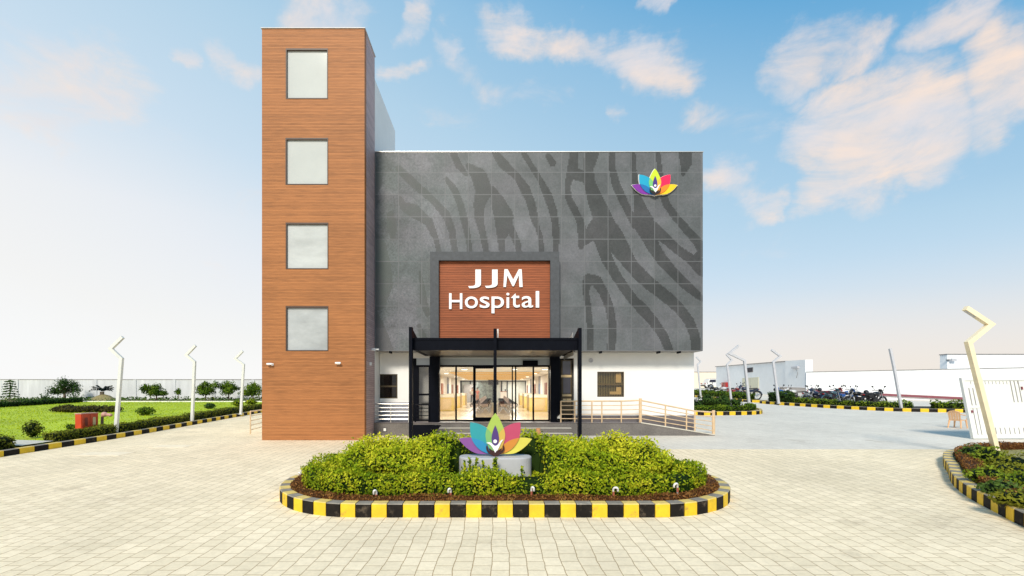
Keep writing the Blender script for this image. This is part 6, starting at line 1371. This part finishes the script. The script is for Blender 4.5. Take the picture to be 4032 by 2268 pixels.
# clouds: soft regions of the sky dome broken up by noise
def dirn(px,py): return Vector(((px-CX),F,(CY-py))).normalized()
nw = N.new('ShaderNodeTexNoise'); nw.inputs['Scale'].default_value = 5.5; nw.inputs['Detail'].default_value = 6; nw.inputs['Roughness'].default_value = .6; L.new(tc.outputs['Generated'],nw.inputs['Vector'])
v1 = N.new('ShaderNodeVectorMath'); v1.operation = 'SUBTRACT'; L.new(nw.outputs['Color'],v1.inputs[0]); v1.inputs[1].default_value = (.5,.5,.5)
v2 = N.new('ShaderNodeVectorMath'); v2.operation = 'SCALE'; v2.inputs['Scale'].default_value = .17; L.new(v1.outputs[0],v2.inputs[0])
v3 = N.new('ShaderNodeVectorMath'); v3.operation = 'ADD'; L.new(tc.outputs['Generated'],v3.inputs[0]); L.new(v2.outputs[0],v3.inputs[1])
v4 = N.new('ShaderNodeVectorMath'); v4.operation = 'NORMALIZE'; L.new(v3.outputs[0],v4.inputs[0]); WD = v4.outputs[0]
def dotw(d):
    n = N.new('ShaderNodeVectorMath'); n.operation = 'DOT_PRODUCT'; L.new(WD,n.inputs[0]); n.inputs[1].default_value = d; return n.outputs['Value']
def cloudmask(blobs, streaks):
    acc = None
    for px,py,r,s_ in blobs:
        q = mrange(dotw(dirn(px,py)),math.cos(r),1.0,0,s_); acc = q if acc is None else mt('MAXIMUM',acc,q)
    for x0,y0,x1,y1,wd_,s_ in streaks:
        a = dirn(x0,y0); b_ = dirn(x1,y1); nn_ = a.cross(b_).normalized(); mid = (a+b_).normalized(); half = math.acos(max(-1,min(1,a.dot(b_))))/2
        q = mt('MULTIPLY',mrange(mt('ABSOLUTE',dotw(nn_)),0,wd_,s_,0),mrange(dotw(mid),math.cos(half*1.5),math.cos(half*.6),0,1)); acc = mt('MAXIMUM',acc,q)
    return acc
mask_ = cloudmask([(2200,350,.12,1.0),(2060,320,.09,.9),(2330,350,.09,.9),(2010,150,.07,.85),(2110,130,.06,.75),(2550,210,.07,.8),(2060,450,.07,.75),(800,40,.10,.85),(200,180,.10,.55),(90,240,.08,.6)],
  [(1250,60,1560,125,.055,1.0),(1540,110,1760,195,.07,1.0),(1880,470,1950,530,.06,.8),(1780,430,1920,520,.06,.8),(950,165,1080,175,.035,.8),(1010,20,1090,80,.05,.8),(1100,90,1180,160,.05,.7),(1130,170,1420,240,.05,.55),(500,110,640,165,.045,.75),(390,122,470,130,.03,.6),(180,292,290,296,.03,.5),(2260,110,2480,70,.05,.75),(2440,120,2576,230,.06,.8),(2430,300,2560,360,.05,.7),(1620,2,1690,12,.03,.7),(1750,300,1960,280,.07,.5),(1530,290,1590,270,.03,.5)])
mp = N.new('ShaderNodeMapping'); mp.inputs['Scale'].default_value = (.8,.8,1.9); mp.inputs['Rotation'].default_value = (0,R(-14),0); L.new(tc.outputs['Generated'],mp.inputs[0])
nz = N.new('ShaderNodeTexNoise'); nz.inputs['Scale'].default_value = 8.5; nz.inputs['Detail'].default_value = 12; nz.inputs['Roughness'].default_value = .64; nz.inputs['Distortion'].default_value = .5; L.new(mp.outputs[0],nz.inputs['Vector'])
den = mrange(mt('ADD',mt('MULTIPLY',mask_,.60),mt('MULTIPLY',nz.outputs['Fac'],1.15)),.68,1.30,0,1)
n2 = N.new('ShaderNodeTexNoise'); n2.inputs['Scale'].default_value = 9; n2.inputs['Detail'].default_value = 5; L.new(mp.outputs[0],n2.inputs['Vector'])
cc = N.new('ShaderNodeValToRGB'); L.new(n2.outputs['Fac'],cc.inputs[0]); cc.color_ramp.elements[0].position = .35; cc.color_ramp.elements[1].position = .65
cc.color_ramp.elements[0].color = (.80,.76,.77,1); cc.color_ramp.elements[1].color = (1.0,.80,.66,1)
mxc = N.new('ShaderNodeMix'); mxc.data_type = 'RGBA'; L.new(mt('MULTIPLY',den,.95),mxc.inputs[0]); L.new(mxw.outputs[2],mxc.inputs[6]); L.new(cc.outputs[0],mxc.inputs[7])
low = N.new('ShaderNodeMix'); low.data_type = 'RGBA'; L.new(mrange(z_,-.08,0,0,1),low.inputs[0]); low.inputs[6].default_value = (.5,.47,.42,1); L.new(mxc.outputs[2],low.inputs[7])
k10 = N.new('ShaderNodeVectorMath'); k10.operation = 'SCALE'; k10.inputs['Scale'].default_value = 10; L.new(low.outputs[2],k10.inputs[0])
mxs = N.new('ShaderNodeMix'); mxs.data_type = 'RGBA'; mxs.inputs[0].default_value = .92; L.new(sky.outputs[0],mxs.inputs[6]); L.new(k10.outputs[0],mxs.inputs[7])
bg = N.new('ShaderNodeBackground'); bg.inputs[1].default_value = .106; L.new(mxs.outputs[2],bg.inputs[0]); wo = N.new('ShaderNodeOutputWorld'); L.new(bg.outputs[0],wo.inputs[0])
su = bpy.data.lights.new('sun','SUN'); su.energy = 3.8; su.angle = R(13); su.color = (1,.92,.78)
so = bpy.data.objects.new('sun',su); COL.objects.link(so); so.rotation_euler = (-sd).to_track_quat('-Z','Y').to_euler(); so.location = (0,0,30)
cam = bpy.data.cameras.new('camera'); co = bpy.data.objects.new('camera',cam); COL.objects.link(co)
co.location = (0,0,EYE); co.rotation_euler = (R(90),0,0); cam.sensor_fit = 'HORIZONTAL'; cam.sensor_width = 36; cam.lens = 36*F/2576
cam.shift_x = (1288-CX)/2576; cam.shift_y = (CY-724.5)/2576; cam.clip_start = .1; cam.clip_end = 2000
sc.camera = co
sc.view_settings.view_transform = 'Standard'; sc.view_settings.look = 'None'; sc.view_settings.exposure = 0
